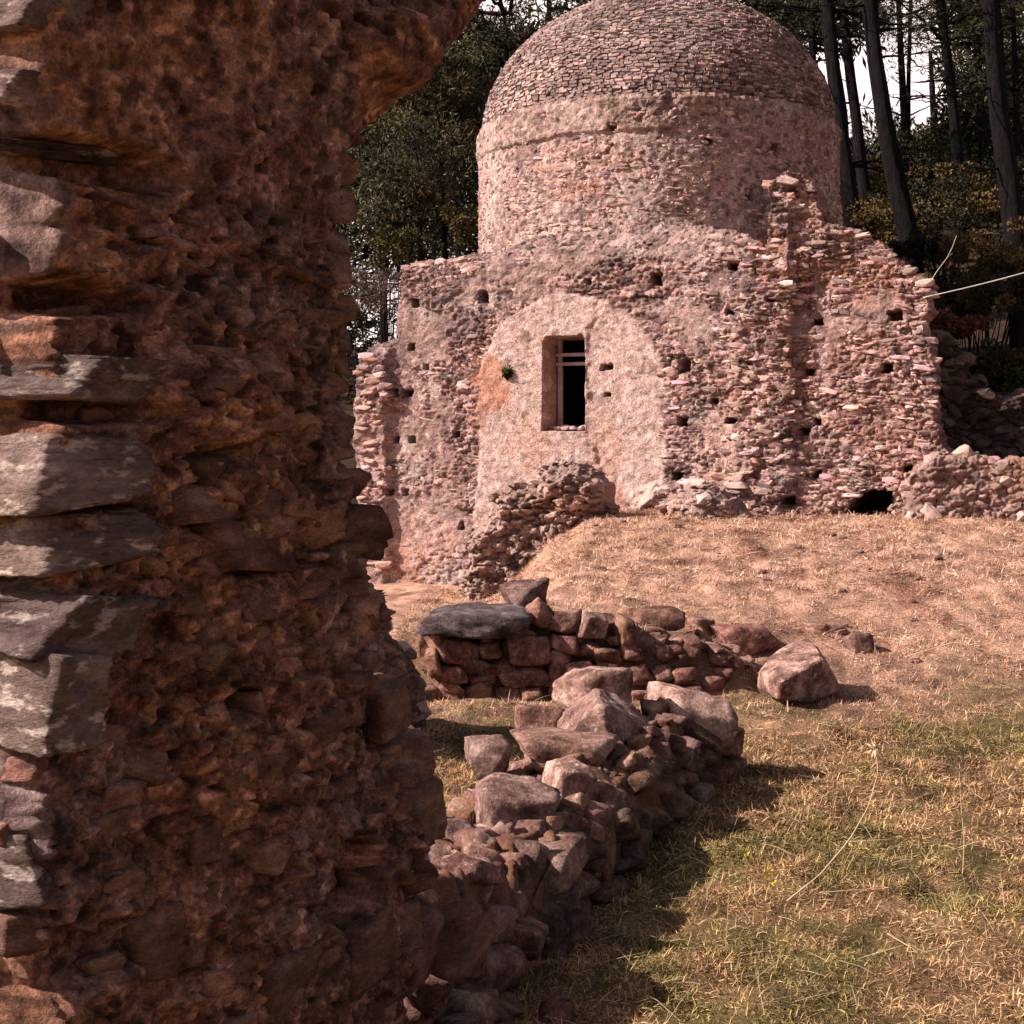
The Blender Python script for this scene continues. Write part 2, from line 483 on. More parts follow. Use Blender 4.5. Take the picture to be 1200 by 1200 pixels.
front = PLW.poly([(418, 760), (428, 700), (432, 655), (424, 600), (420, 520), (421, 470), (424, 425), (440, 402), (466, 398), (470, 340), (472, 316), (486, 306), (520, 303),
                  (560, 297), (600, 282), (640, 272), (720, 262), (800, 258), (870, 272), (902, 290), (908, 250), (903, 222), (915, 208), (938, 202), (953, 212), (958, 240), (968, 262), (1000, 268), (1030, 285),
                  (1058, 312), (1088, 332), (1090, 360), (1080, 375), (1092, 420), (1094, 470), (1100, 520), (1118, 540), (1118, 760)])
WIN = PLW.poly([(636, 505), (636, 402), (640, 395), (684, 392), (687, 398), (687, 505)])
DOOR = PLW.poly([(984, 640), (990, 600), (1002, 580), (1022, 573), (1046, 572), (1046, 640)])
HOLES = [(567, 348, 12, 14), (488, 355, 9, 9), (482, 407, 10, 8), (478, 461, 12, 9), (464, 460, 6, 8), (464, 515, 8, 8), (483, 516, 9, 9), (536, 509, 9, 8), (458, 577, 9, 8), (476, 577, 9, 8), (541, 616, 7, 9),
         (770, 327, 12, 14), (711, 430, 13, 7), (803, 429, 14, 14), (861, 313, 10, 8), (800, 494, 11, 11), (858, 493, 14, 7), (795, 558, 12, 8), (858, 366, 10, 7), (958, 377, 11, 7), (1049, 369, 15, 10), (948, 436, 10, 7),
         (1040, 431, 11, 10), (958, 495, 8, 7), (957, 556, 8, 8), (1064, 554, 10, 14), (925, 586, 13, 9), (943, 506, 12, 8), (906, 352, 9, 6), (838, 470, 7, 5), (500, 430, 6, 6), (597, 438, 8, 8), (712, 462, 8, 5), (690, 330, 7, 6)]
HUV = []
for (px, py, a, b) in HOLES:
    u, v = PLW.uv(px, py)
    HUV.append((u, v, a * 0.0100 / 2, b * 0.0100 / 2))

def blob(u, v, px, py, rx, ry, pl=PLW, k=0.35, s=0):
    """soft-edged irregular patch given round a spot on the wall"""
    a, b = pl.uv(px, py)
    r = np.hypot((u - a) / (rx * 0.01), (v - b) / (ry * 0.01)) + k * fbm(u * 4, v * 4, 0, 4, 90 + s)
    return 1 - sstep(0.75, 1.1, r)

ARCH_C = PLW.uv(664, 445)
def arch_mask(u, v):
    """plaster field with a round head round the window"""
    n = 0.045 * fbm(u * 4, v * 4, 0, 4, 33) + 0.02 * fbm(u * 17, v * 17, 0, 3, 34)
    hw = 1.17 + 0.05 * sstep(0, 2, ARCH_C[1] - v)
    du = (u - ARCH_C[0] - 0.02) / hw
    dv = np.maximum(v - ARCH_C[1], 0) / 1.02
    return 1 - sstep(0.94, 1.01, np.hypot(du, dv) + n)

def u_of(px, py=450):
    return PLW.uv(px, py)[0]
U_PIER_A, U_PIER_B, U_LEFT = u_of(866), u_of(928), u_of(462)

def smear(u, v):
    """old lime render still covering the rubble in patches"""
    k = fbm(u * 1.5 + 20, v * 1.7, 0, 5, 61, 0.55) + 0.12 * (u < u_of(760)) - 0.30 * sstep(3.3, 3.7, v) - 0.30 * ((u > U_PIER_A - 0.15) & (u < U_PIER_B + 0.25)) + 0.10 * sstep(1.9, 0.6, v) - 0.08 * (u > U_PIER_A - 0.1)
    r = np.hypot((u - ARCH_C[0] - 0.02) / 1.17, np.maximum(v - ARCH_C[1], 0) / 1.02)
    k = k - 0.34 * sstep(0.92, 1.0, r) * (1 - sstep(1.12, 1.4, r))
    return sstep(0.02, 0.16, k)

def wall_h(u, v):
    am = arch_mask(u, v)
    st, j, cid = stone_relief(u, v, 0.19, 0.075, 4, 0.036)
    st2, _, _ = stone_relief(u, v, 0.085, 0.042, 9, 0.034)
    big = sstep(-0.3, 0.3, fbm(u * 2.6, v * 3.4, 0, 3, 10))
    st = st * big + st2 * (1 - big)
    rough = fbm(u * 14, v * 18, 0, 5, 11, 0.65) * 2.0
    covered = sstep(-0.25, 0.25, fbm(u * 2.4, v * 2.4, 0, 4, 12) + 0.35 * sstep(2.0, 0.5, v) * (u < U_LEFT + 1.2))
    covered = np.clip(covered * (u < U_PIER_A), 0, 0.7)
    stone_w = (1 - am) * (1 - 0.85 * smear(u, v)) * (1 - 0.5 * covered)
    w = stone_w * (st + 0.4 * st2) + (0.010 + 0.008 * stone_w) * rough + 0.02 * fbm(u * 2.2, v * 2.2, 0, 3, 13)
    w = w + 0.010 * am * (fbm(u * 12, v * 12, 0, 4, 14)) + 0.03 * am - 0.5 * am * (0.010) * rough
    w = w - 0.14 * am * sstep(0.3, 1.0, blob(u, v, 735, 470, 60, 130, s=4)) * 0.25
    # broken return wall on the right: a ragged pier, and rubble round its foot
    edge = 0.10 * fbm(v * 2.3, v * 0.7, 0, 4, 15)
    a0 = U_PIER_A + edge - 0.12 * sstep(2.8, 1.6, v) + 0.10 * sstep(2.9, 3.6, v)
    b0 = U_PIER_B + 0.16 * fbm(v * 2.6, v, 0, 4, 16) + 0.55 * sstep(3.3, 3.7, v)
    pier = sstep(a0 - 0.10, a0 + 0.10, u) * (1 - sstep(b0 - 0.10, b0 + 0.08, u))
    depth = (0.085 + 0.06 * sstep(3.2, 1.4, v)) * (0.75 + 0.35 * fbm(u * 3, v * 5, 0, 3, 17))
    w = w + pier * depth + pier * 0.05 * fbm(u * 9, v * 12, 0, 3, 18)
    w = w - 0.03 * sstep(U_PIER_B, U_PIER_B + 0.2, u)
    w = w + 0.09 * sstep(U_PIER_A - 0.9, U_PIER_A - 0.1, u + edge) * (u < U_PIER_B) * sstep(2.0, 3.2, v)
    foot = blob(u, v, 800, 610, 55, 45, s=2)
    w = w + foot * 0.30 * (1 + 0.5 * fbm(u * 6, v * 6, 0, 3, 19))
    # left broken pier
    edge2 = 0.05 * fbm(v * 4, v, 0, 4, 20)
    w = w + 0.13 * (1 - sstep(U_LEFT - 0.10 + edge2, U_LEFT + 0.0 + edge2, u)) * sstep(2.85, 2.6, v) * (0.8 + 0.35 * fbm(u * 5, v * 9, 0, 3, 25))
    # towards the top the face leans back on to the drum
    w = w - 0.30 * sstep(3.70, 4.2, v) * (1 - sstep(u_of(868), u_of(900), u))
    for (a, b, ra, rb) in HUV:
        r = np.maximum(np.abs(u - a) / ra, np.abs(v - b) / rb) + 0.25 * vn(u * 30, v * 30, 0, 26)
        w = w - 0.32 * (1 - sstep(0.85, 1.05, r))
    return w

def wall_c(u, v, w):
    am = arch_mask(u, v)[:, None]
    _, j, cid = stone_relief(u, v, 0.19, 0.075, 4, 0.050)
    stone = np.array([0.37, 0.235, 0.21]); grey = np.array([0.29, 0.20, 0.195]); red = np.array([0.34, 0.18, 0.145]); plast = np.array([0.57, 0.395, 0.35]); rose = np.array([0.58, 0.36, 0.295]); orange = np.array([0.46, 0.20, 0.125])
    c = stone * (0.36 + 1.2 * cid[:, None]) * (0.80 + 0.20 * j[:, None])
    g = (sstep(0.0, 0.5, fbm(u * 1.2, v * 1.2, 0, 4, 71) + 0.45 * sstep(2.6, 3.4, v) * (u < u_of(600)) - 0.1))[:, None]
    c = c * (1 - 0.8 * g) + grey * (0.8 + 0.4 * cid[:, None]) * 0.8 * g
    r = (sstep(0.05, 0.5, fbm(u * 1.5 + 9, v * 1.5, 0, 4, 72) + 0.30 * (u > U_PIER_B)))[:, None]
    c = c * (1 - 0.75 * r) + red * (0.8 + 0.5 * cid[:, None]) * 0.75 * r
    sm = smear(u, v)[:, None] * 0.75
    c = c * (1 - sm) + np.array([0.385, 0.255, 0.23]) * (1 + 0.45 * fbm(u * 7, v * 8, 0, 4, 62))[:, None] * sm
    p = plast * (1 + 0.25 * fbm(u * 9, v * 9, 0, 4, 73))[:, None]
    c = c * (1 - am) + p * am
    for (px, py, rx, ry, k) in ((645, 600, 40, 55, 0.9), (708, 540, 22, 60, 0.8), (620, 520, 28, 40, 0.7), (500, 640, 40, 50, 0.6), (840, 530, 28, 60, 0.6)):
        b = (blob(u, v, px, py, rx, ry, s=px % 7) * k)[:, None]
        c = c * (1 - b) + rose * b
    for (px, py, rx, ry, k) in ((572, 450, 26, 34, 0.75), (592, 470, 10, 22, 0.7), (560, 490, 14, 20, 0.5), (1010, 330, 40, 30, 0.35), (720, 590, 12, 30, 0.5), (478, 655, 20, 36, 0.35), (905, 300, 20, 40, 0.4)):
        b = (blob(u, v, px, py, rx, ry, s=px % 5) * k)[:, None]
        c = c * (1 - b) + orange * b
    tb = (sstep(3.45, 3.75, v + 0.25 * fbm(u * 2, v * 2, 0, 4, 79)) * (u < u_of(880)) * (u > u_of(560)))[:, None]
    c = c * (1 - 0.4 * tb) + np.array([0.36, 0.245, 0.22]) * (0.7 + 0.6 * cid[:, None]) * 0.4 * tb
    lime = (sstep(0.25, 0.55, fbm(u * 3.1, v * 3.1, 0, 4, 74)) * 0.5)[:, None]
    c = c * (1 - lime) + np.array([0.54, 0.43, 0.40]) * lime
    sp = sstep(0.10, 0.45, fbm(u * 16, v * 22, 0, 4, 76, 0.7))[:, None]; sl = sstep(0.12, 0.5, fbm(u * 18 + 7, v * 24, 0, 4, 77, 0.7))[:, None]
    run = sstep(0.15, 0.5, fbm(u * 7, v * 0.7, 0, 3, 80)) * sstep(2.2, 3.6, v) * 0.35
    return c * (1 - 0.50 * sp) * (1 + 0.45 * sl) * (1 - run * (1 - am[:, 0]))[:, None]

v_, f_, c_ = relief(PLW, 0.0142, front, wall_h, wall_c, 0.6, warp=0.05, cuts=(WIN, DOOR), seed=1)
chap("wall", mk_mesh("wall", v_, f_, M["plaster"], c_))

# deep reveals of the window and the low doorway (the window opens into the inside, an added slab darkens the doorway)
def reveal(poly, depth, splay_l, mat, col, step=0.03):
    a = Acc()
    n = len(poly)
    cu = sum(p[0] for p in poly) / n
    for i in range(n):
        (u1, v1), (u2, v2) = poly[i], poly[(i + 1) % n]
        k = max(2, int(math.hypot(u2 - u1, v2 - v1) / step)); m = max(3, int(depth / step))
        t, s = np.meshgrid(np.linspace(0, 1, k + 1), np.linspace(0, 1, m + 1))
        t, s = t.ravel(), s.ravel()
        u = u1 + (u2 - u1) * t; v = v1 + (v2 - v1) * t
        nn = 0.012 * fbm(u * 7 + s * 5, v * 7, s * 4, 3, 5)
        u = u + splay_l * s * (u < cu) + nn * s
        a.add(PLW.P(u, v + nn, 0.012 - s * depth), grid_faces(k + 1, m + 1), col)
    return a.mesh("reveal", mat)
window = chap("window", reveal(WIN, 0.52, 0.03, M["plaster"], (0.46, 0.27, 0.205)))
chap("doorway", reveal(DOOR, 1.60, 0.0, M["plaster"], (0.30, 0.18, 0.15)))
def box_np(sx, sy, sz):
    v = np.array([[x, y, z] for x in (-.5, .5) for y in (-.5, .5) for z in (-.5, .5)]) * (sx, sy, sz)
    f = np.array([[0, 1, 3, 2], [4, 6, 7, 5], [0, 4, 5, 1], [2, 3, 7, 6], [0, 2, 6, 4], [1, 5, 7, 3]])
    return v, f
Rz = Matrix.Rotation(-YAW, 4, 'Z')
def sub(parent, name, me, mw):
    o = link(name, me, parent)
    o.matrix_basis = mw
    return o
for py in (413.5, 424.5):
    u, v = PLW.uv(668, py)
    me = mk_mesh("bar", *box_np(0.62, 0.05, 0.040), M["wood"], smooth=False)
    sub(window, "bar", me, Matrix.Translation(Vector(PLW.P(u, v, -0.36))) @ Rz)
u, v = min(p[0] for p in WIN) + 0.06, PLW.uv(656, 450)[1]
me = mk_mesh("side_post", *box_np(0.05, 0.05, 1.16), M["wood"], smooth=False)
sub(window, "side_post", me, Matrix.Translation(Vector(PLW.P(u + 0.01, v - 0.02, -0.40))) @ Rz)
spool = Pool("stone", 10, 2, M["chapel_stone"], 100, planes=9, rough=0.05, boxy=0.9, soft=18)
for k in range(7):                                                    # loose stones along the sill
    u, v = PLW.uv(642 + k * 7 + rng.uniform(-2, 2), 503)
    sub(window, "sill_stone", spool.pick(), frame_mat(PLW.P(u, v + 0.012, -0.06 - rng.uniform(0, 0.12)), PLW.U, PLW.N, (0, 0, 1), (rng.uniform(.08, .14), .12, rng.uniform(.04, .07)), 0.15))

# side walls and the flat shoulders that close the body below the drum
u_l, u_r = u_of(474), u_of(925)
D_BODY = 5.2
def slab_part(name, u0, u1, w0, w1, v0, v1, col, n=24, amp=0.03):
    a = Acc()
    def face(fn, nu, nv):
        t, s = np.meshgrid(np.linspace(0, 1, nu), np.linspace(0, 1, nv)); t, s = t.ravel(), s.ravel()
        a.add(fn(t, s), grid_faces(nu, nv), col)
    L = lambda p, q, t: p + (q - p) * t
    def disp(P):
        return P + amp * np.stack([fbm(P[:, 0] * 4, P[:, 1] * 4, P[:, 2] * 4, 3, k) for k in (1, 2, 3)], 1)
    face(lambda t, s: disp(PLW.P(L(u0, u1, t), L(v0, v1, s), w0 + 0 * t)), n, n)
    face(lambda t, s: disp(PLW.P(L(u0, u1, t), L(v0, v1, s), w1 + 0 * t)), n, n)
    face(lambda t, s: disp(PLW.P(u0 + 0 * t, L(v0, v1, s), L(w0, w1, t))), n, n)
    face(lambda t, s: disp(PLW.P(u1 + 0 * t, L(v0, v1, s), L(w0, w1, t))), n, n)
    face(lambda t, s: disp(PLW.P(L(u0, u1, t), v1 + 0 * t, L(w0, w1, s))), n, n)
    face(lambda t, s: disp(PLW.P(L(u0, u1, t), v0 + 0 * t, L(w0, w1, s))), n, n)
    return chap(name, a.mesh(name, M["plaster"]))
sc_ = (0.34, 0.22, 0.19)
slab_part("side_wall", u_l + 0.04, u_l + 0.62, -0.62, -D_BODY, -0.6, 3.66, sc_)
slab_part("side_wall", u_r - 0.6, u_r, -0.62, -D_BODY, -0.6, 3.66, sc_)
slab_part("rear_wall", u_l + 0.04, u_r, -D_BODY - 0.003, -D_BODY - 0.6, -0.6, 3.66, sc_)
slab_part("shoulder_roof", u_l + 0.03, u_r, -0.35, -D_BODY - 0.6, 3.663, 3.80, (0.30, 0.20, 0.17))

slab_part("doorway_backing", min(p[0] for p in DOOR) - 0.2, max(p[0] for p in DOOR) + 0.2, -1.56, -1.9, -0.6, 2.2, (0.2, 0.13, 0.11), 10)  # slab added behind the doorway so that the opening stays dark

# the drum
DC = np.array([(770 - CX) / F * 19.35, 19.35]); DR = 2.365; Z0, Z1 = 3.55, 5.72
th0 = math.atan2(-DC[1], -DC[0])                                      # direction from the drum to the viewer
th = np.concatenate([np.linspace(-1.85, 1.85, 560), np.linspace(1.85, 2 * np.pi - 1.85, 90)[1:-1]])
zz = np.linspace(Z0, Z1, 150)
tg, zg = np.meshgrid(np.append(th, th[0] + 2 * np.pi), zz); tg, zg = tg.ravel(), zg.ravel()
ua_ = tg * DR
per = np.cos(tg), np.sin(tg)
def dn(f, o, s):                                                      # noise on the cylinder, seamless round it
    return fbm(per[0] * DR * f, per[1] * DR * f, zg * f, o, s)
st, j, cid = stone_relief(ua_, zg, 0.10, 0.05, 14, 0.026)
plz = sstep(-0.1, 0.3, dn(1.1, 4, 31) + 0.05)
rr = DR + st * 0.8 * (1 - 0.75 * plz) + 0.020 * dn(13, 5, 32) + 0.02 * dn(2.5, 3, 33)
lip = 5.30 + 0.10 * dn(1.1, 3, 35) + 0.10 * sstep(-0.2, 0.5, tg)      # ragged lower edge of the eroded cornice
band = sstep(-0.012, 0.012, zg - lip) * sstep(-0.1, 0.05, dn(1.6, 4, 36) + 0.12 - 0.5 * sstep(-0.1, 0.3, tg))
rr = rr + 0.036 * band * (1 + 0.3 * dn(7, 3, 37)) - 0.03 * sstep(5.66, 5.70, zg)
for (a, z, ra, rb) in ((0.26, 5.16, 0.05, 0.05), (0.64, 5.13, 0.06, 0.06), (0.48, 4.55, 0.05, 0.07), (-0.88, 4.52, 0.03, 0.03), (-0.22, 5.33, 0.05, 0.04), (-1.05, 5.24, .03, .03)):
    r = np.maximum(np.abs(tg - a) * DR / ra, np.abs(zg - z) / rb) + 0.2 * vn(ua_ * 25, zg * 25, 0, 3)
    rr = rr - 0.16 * (1 - sstep(0.8, 1.1, r))
ang = th0 + tg
dv_ = np.stack([DC[0] + rr * np.cos(ang), DC[1] + rr * np.sin(ang), zg], 1)
stone = np.array([0.39, 0.26, 0.235]); pl_c = np.array([0.48, 0.345, 0.31]); orange = np.array([0.48, 0.22, 0.14]); rose = np.array([0.54, 0.34, 0.28]); grey = np.array([0.30, 0.225, 0.21])
dc = stone * (0.75 + 0.5 * cid[:, None]); dc = dc * (1 - plz[:, None]) + pl_c * plz[:, None]
def dmix(c, m, k):
    return c * (1 - m[:, None]) + np.array(k) * m[:, None]
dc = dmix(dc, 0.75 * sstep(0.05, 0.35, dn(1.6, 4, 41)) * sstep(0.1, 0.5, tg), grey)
dc = dmix(dc, 0.8 * (1 - sstep(0.6, 1.0, np.hypot((tg + 0.42) / 0.36, (zg - 4.95) / 0.30) + 0.4 * dn(2.5, 4, 42))), rose)
dc = dmix(dc, 0.55 * (1 - sstep(0.3, 1.0, np.hypot((tg + 0.50) / 0.30, (zg - 4.60) / 0.30) + 0.9 * dn(3, 4, 43))), orange)
dc = dmix(dc, 0.45 * (1 - sstep(0.3, 1.0, np.hypot((tg - 0.30) / 0.08, (zg - 4.75) / 0.28) + 0.4 * dn(3, 4, 44))), orange)
dc = dmix(dc, 0.5 * sstep(0.2, 0.5, dn(4, 4, 45)), (0.55, 0.44, 0.41))
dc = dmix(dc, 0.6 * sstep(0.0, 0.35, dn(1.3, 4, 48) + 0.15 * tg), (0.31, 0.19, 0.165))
dc = dc * (1 - 0.40 * sstep(0.1, 0.5, fbm(tg * 9, zg * 0.8, 0, 3, 49)) * sstep(4.4, 5.4, zg))[:, None]
dc = dmix(dc, 0.7 * band * (0.5 + 0.5 * sstep(-0.2, 0.3, dn(3, 3, 50))), (0.36, 0.24, 0.20))
dc = dc * (1 - 0.55 * sstep(0.05, 0.35, dn(17, 4, 46)))[:, None] * (1 + 0.45 * sstep(0.08, 0.4, dn(19, 4, 47)))[:, None]
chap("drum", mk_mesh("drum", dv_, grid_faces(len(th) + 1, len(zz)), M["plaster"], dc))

sd_ = Acc()
small = [rock_np(150 + i, 1, planes=6, rough=0.0, boxy=0.9, soft=20) for i in range(12)]
for k in range(2900):                                                 # rubble showing through the worn render of the drum
    t, z = rng.uniform(-1.55, 1.55), rng.uniform(3.75, 5.62)
    a = th0 + t; X = np.array([math.cos(a), math.sin(a), 0.0])
    if z < 5.25 and fbm(np.array([X[0] * DR * 1.1]), np.array([X[1] * DR * 1.1]), np.array([z * 1.1]), 4, 31)[0] + 0.05 > 0.10 + rng.normal() * 0.12 and rng.random() > 0.3: continue
    if z >= 5.25 and rng.random() < 0.45: continue
    dq = DR + (0.022 if z > 5.33 and t < 0.1 else 0.0)
    A = np.array(frame_mat((DC[0] + X[0] * (dq - 0.022), DC[1] + X[1] * (dq - 0.022), z), (-X[1], X[0], 0), X, (0, 0, 1), (0.05 + 0.13 * rng.random() ** 2, 0.08, 0.026 + 0.05 * rng.random() ** 2), 0.14))
    vv, ff = small[rng.integers(12)]
    sd_.add(vv @ A[:3, :3].T + A[:3, 3], ff, np.array([1, rng.uniform(.82, 1.0), rng.uniform(.78, 1.0)]) * rng.uniform(0.32, 1.4))
chap("drum_stone", sd_.mesh("drum_stone", M["chapel_stone"], False), kind="stuff")

# the dome: a masonry shell clad in courses of small slates
DRX, DRZ, DZ = 2.30, 1.79, 5.70
tt, pp = np.meshgrid(np.linspace(0, 2 * np.pi, 97), np.linspace(0, np.pi / 2, 25)); tt, pp = tt.ravel(), pp.ravel()
sh = np.stack([DC[0] + (DRX - 0.05) * np.cos(pp) * np.cos(tt), DC[1] + (DRX - 0.05) * np.cos(pp) * np.sin(tt), DZ + (DRZ - 0.05) * np.sin(pp)], 1)
chap("dome", mk_mesh("dome", sh, grid_faces(97, 25), M["tile"]))

def slate_np(seed):
    r = np.random.default_rng(seed)
    n = 6
    a = (np.arange(n) + 0.5) / n * 2 * np.pi
    x = np.sign(np.cos(a)) * np.abs(np.cos(a)) ** 0.45 * 0.5 * r.uniform(0.84, 1.0, n); y = np.sign(np.sin(a)) * np.abs(np.sin(a)) ** 0.45 * 0.5 * r.uniform(0.84, 1.0, n)
    z1 = 0.5 + r.normal(size=n) * 0.10
    low = np.stack([x, y, np.full(n, -0.5)], 1); mid = np.stack([x, y, z1 - 0.28], 1); top = np.stack([x * 0.93, y * 0.93, z1], 1)
    v = np.concatenate([low, mid, top])
    i = np.arange(n); k = (i + 1) % n
    q = np.concatenate([np.stack([i, k, k + n, i + n], 1), np.stack([i + n, k + n, k + 2 * n, i + 2 * n], 1)])
    return v, [q, (i + 2 * n)[None]]
slates = [slate_np(500 + i) for i in range(8)]
slate_me = [mk_mesh("tile", v, f, M["tile"], smooth=False) for v, f in slates]
tiles = []
p = 0.015
row = 0
while p < 1.53:
    rad = DRX * math.cos(p)
    ds = math.hypot(DRX * math.sin(p), DRZ * math.cos(p))             # arc length per unit of p
    rowh = rng.uniform(0.027, 0.039)
    a = rng.uniform(0, 1)
    end = a + 2 * math.pi
    while a < end and rad > 0.08:
        wd = rng.uniform(0.05, 0.13)
        da = wd / rad
        tiles.append((a + da / 2, p + rng.normal() * 0.004, wd * 1.05, rowh * rng.uniform(1.15, 1.4), rng.uniform(0.030, 0.055), rowh))
        a += da
    p += rowh / ds
    row += 1
def tile_mat(t):
    a, p, wd, hh, tk, _ = t
    pos = Vector((DC[0] + DRX * math.cos(p) * math.cos(a), DC[1] + DRX * math.cos(p) * math.sin(a), DZ + DRZ * math.sin(p)))
    nrm = Vector((math.cos(p) * math.cos(a) / DRX, math.cos(p) * math.sin(a) / DRX, math.sin(p) / DRZ)).normalized()
    X = Vector((-math.sin(a), math.cos(a), 0)); Y = nrm.cross(X)
    lump = 0.018 * float(fbm(np.array([pos.x * 1.5]), np.array([pos.y * 1.5]), np.array([pos.z * 1.5]), 3, 3)[0])
    pos = pos + nrm * (lump + rng.normal() * 0.005)
    Rm = Matrix((X, Y, nrm)).transposed().to_4x4() @ Matrix.Rotation(-0.20 + rng.normal() * 0.06, 4, 'X') @ Matrix.Rotation(rng.normal() * 0.11, 4, 'Y') @ Matrix.Rotation(rng.normal() * 0.07, 4, 'Z')
    return Matrix.Translation(pos) @ Rm @ Matrix.Diagonal((wd, hh, tk, 1)), pos, nrm
view = Vector((0, 0, EYE))
tm = []
for t in tiles:
    mw, pos, nrm = tile_mat(t)
    d = (view - pos)
    size = t[2] * t[3] * max(0.0, nrm.dot(d.normalized())) 
    k = rng.random()
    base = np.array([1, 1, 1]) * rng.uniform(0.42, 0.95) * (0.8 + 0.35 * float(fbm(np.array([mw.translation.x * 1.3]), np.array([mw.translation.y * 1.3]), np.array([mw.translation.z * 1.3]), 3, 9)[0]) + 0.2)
    if rng.random() < 0.5 * float(sstep(-0.2, 1.2, (mw.translation.x - DC[0]))): base = base * np.array([0.62, 0.55, 0.48])  # slates browner towards the right, part staining, part painted shade
    if k < 0.03: base = np.array([1.3, 1.25, 1.22]) * rng.uniform(0.85, 1.1)
    elif k < 0.12: base = np.array([1.08, 0.92, 0.82]) * rng.uniform(0.8, 1.1)
    elif k < 0.20: base = np.array([0.7, 0.70, 0.72])
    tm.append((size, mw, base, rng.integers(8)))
tm.sort(key=lambda q: -q[0])
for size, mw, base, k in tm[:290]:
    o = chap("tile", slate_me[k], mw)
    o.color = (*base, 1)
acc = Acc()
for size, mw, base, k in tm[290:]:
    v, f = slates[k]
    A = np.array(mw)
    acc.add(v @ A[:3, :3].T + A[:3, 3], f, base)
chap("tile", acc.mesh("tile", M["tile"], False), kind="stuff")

# thin slabs that edge the dome, broken away in places
for k in range(96):
    a = th0 - 1.9 + k * 0.0405 + rng.normal() * 0.004
    tq = a - th0
    gap = float(fbm(np.array([tq * 2.2]), np.array([0.3]), 0, 3, 61)[0])
    if gap < -0.25 and tq > -0.1: continue
    wd = rng.uniform(0.12, 0.17)
    X = Vector((-math.sin(a), math.cos(a), 0)); Nn = Vector((math.cos(a), math.sin(a), 0))
    pos = Vector((DC[0], DC[1], 5.685 + rng.normal() * 0.008)) + Nn * (DRX - 0.045 + rng.uniform(0, 0.03))
    mw = frame_mat(pos, X, Vector((0, 0, 1)).cross(X), (0, 0, 1), (wd, 0.24, 0.05), 0.06)
    o = chap("cornice_slab", slate_me[rng.integers(8)], mw)
    o.color = (*(np.array([0.85, 0.72, 0.64]) * rng.uniform(0.5, 1.05)), 1)

# individual stones standing proud of the masonry
def near_poly_edge(u, v):
    return edge_dist(front, np.array([u]), np.array([v]))[0]
cand = []
def put_stone(u, v, s=1.0, out=0.0, light=1.0):
    w = float(wall_h(np.array([u]), np.array([v]))[0])
    cand.append((u, v, w + out, s, light))
for _ in range(44):                                                   # the ragged pier
    v = rng.uniform(0.75, 3.9); u = rng.uniform(U_PIER_A - 0.15, U_PIER_B - 0.05)
    put_stone(u, v, rng.uniform(0.7, 1.25), -0.03, 1.1)
for _ in range(42):                                                   # the left pier
    put_stone(rng.uniform(u_of(425), U_LEFT - 0.03), rng.uniform(0.1, 2.7), rng.uniform(0.8, 1.3), 0.0, 1.25)
for px, py in [(474 + 7 * i, 309 - 0.9 * i) for i in range(12)] + [(905 + rng.uniform(0, 46), 208 + i * 2.6) for i in range(34)] + [(965 + i * 6.2, 268 + max(0, i - 6) * 4.6) for i in range(20)] + [(1086 + rng.uniform(-10, 6), 340 + i * 11) for i in range(18)]:
    u, v = PLW.uv(px, py + 4)
    put_stone(u, v, rng.uniform(0.8, 1.3), -0.03, 1.05)
for _ in range(24):
    put_stone(u_of(rng.uniform(770, 870)), rng.uniform(0.7, 1.25), rng.uniform(0.9, 1.6), 0.0, 1.0)
n_try = 0
while len(cand) < 288 and n_try < 5000:
    n_try += 1
    px, py = rng.uniform(474, 1090), rng.uniform(310, 600)
    u, v = PLW.uv(px, py)
    if not inside(front, np.array([u]), np.array([v]))[0] or arch_mask(np.array([u]), np.array([v]))[0] > 0.1: continue
    if any(abs(u - a) < ra + 0.06 and abs(v - b) < rb + 0.05 for a, b, ra, rb in HUV): continue
    if px < 760 and rng.random() < 0.45: continue
    put_stone(u, v, rng.uniform(0.6, 1.2), -0.035, 1.0)
for (u, v, w, s, light) in cand:
    if any(abs(u - a) < ra + 0.05 and abs(v - b) < rb + 0.04 for a, b, ra, rb in HUV) or inside(DOOR, np.array([u]), np.array([v]))[0]: continue
    mw = frame_mat(PLW.P(u, v, w - 0.02), PLW.U, PLW.N, (0, 0, 1), (rng.uniform(0.10, 0.22) * s, 0.12, rng.uniform(0.045, 0.085) * s), 0.14)
    o = chap("stone", spool.pick(), mw)
    o.color = (*(np.array([1, rng.uniform(0.9, 1.0), rng.uniform(0.85, 1.0)]) * rng.uniform(0.55, 1.1) * light), 1)
    if rng.random() < 0.15: o.color = (1.0, 0.78, 0.68, 1)

small = [rock_np(150 + i, 1, planes=6, rough=0.0, boxy=0.9, soft=20) for i in range(12)]
sa_ = Acc()
N_S = 5200
px_, py_ = rng.uniform(426, 1094, N_S), rng.uniform(285, 640, N_S)
uv_ = np.array([PLW.uv(a, b) for a, b in zip(px_, py_)])
okm = inside(front, uv_[:, 0], uv_[:, 1]) & (edge_dist(front, uv_[:, 0], uv_[:, 1]) > 0.05) & (rng.random(N_S) > 1.4 * arch_mask(uv_[:, 0], uv_[:, 1])) & ~inside(DOOR, uv_[:, 0], uv_[:, 1]) & ~inside(WIN, uv_[:, 0], uv_[:, 1])
okm &= rng.random(N_S) > 0.85 * smear(uv_[:, 0], uv_[:, 1])
okm &= (fbm(uv_[:, 0] * 1.3, uv_[:, 1] * 1.3, 0, 3, 160) + 0.35 * (uv_[:, 0] > U_PIER_A - 0.6) + rng.normal(size=N_S) * 0.25) > -0.12
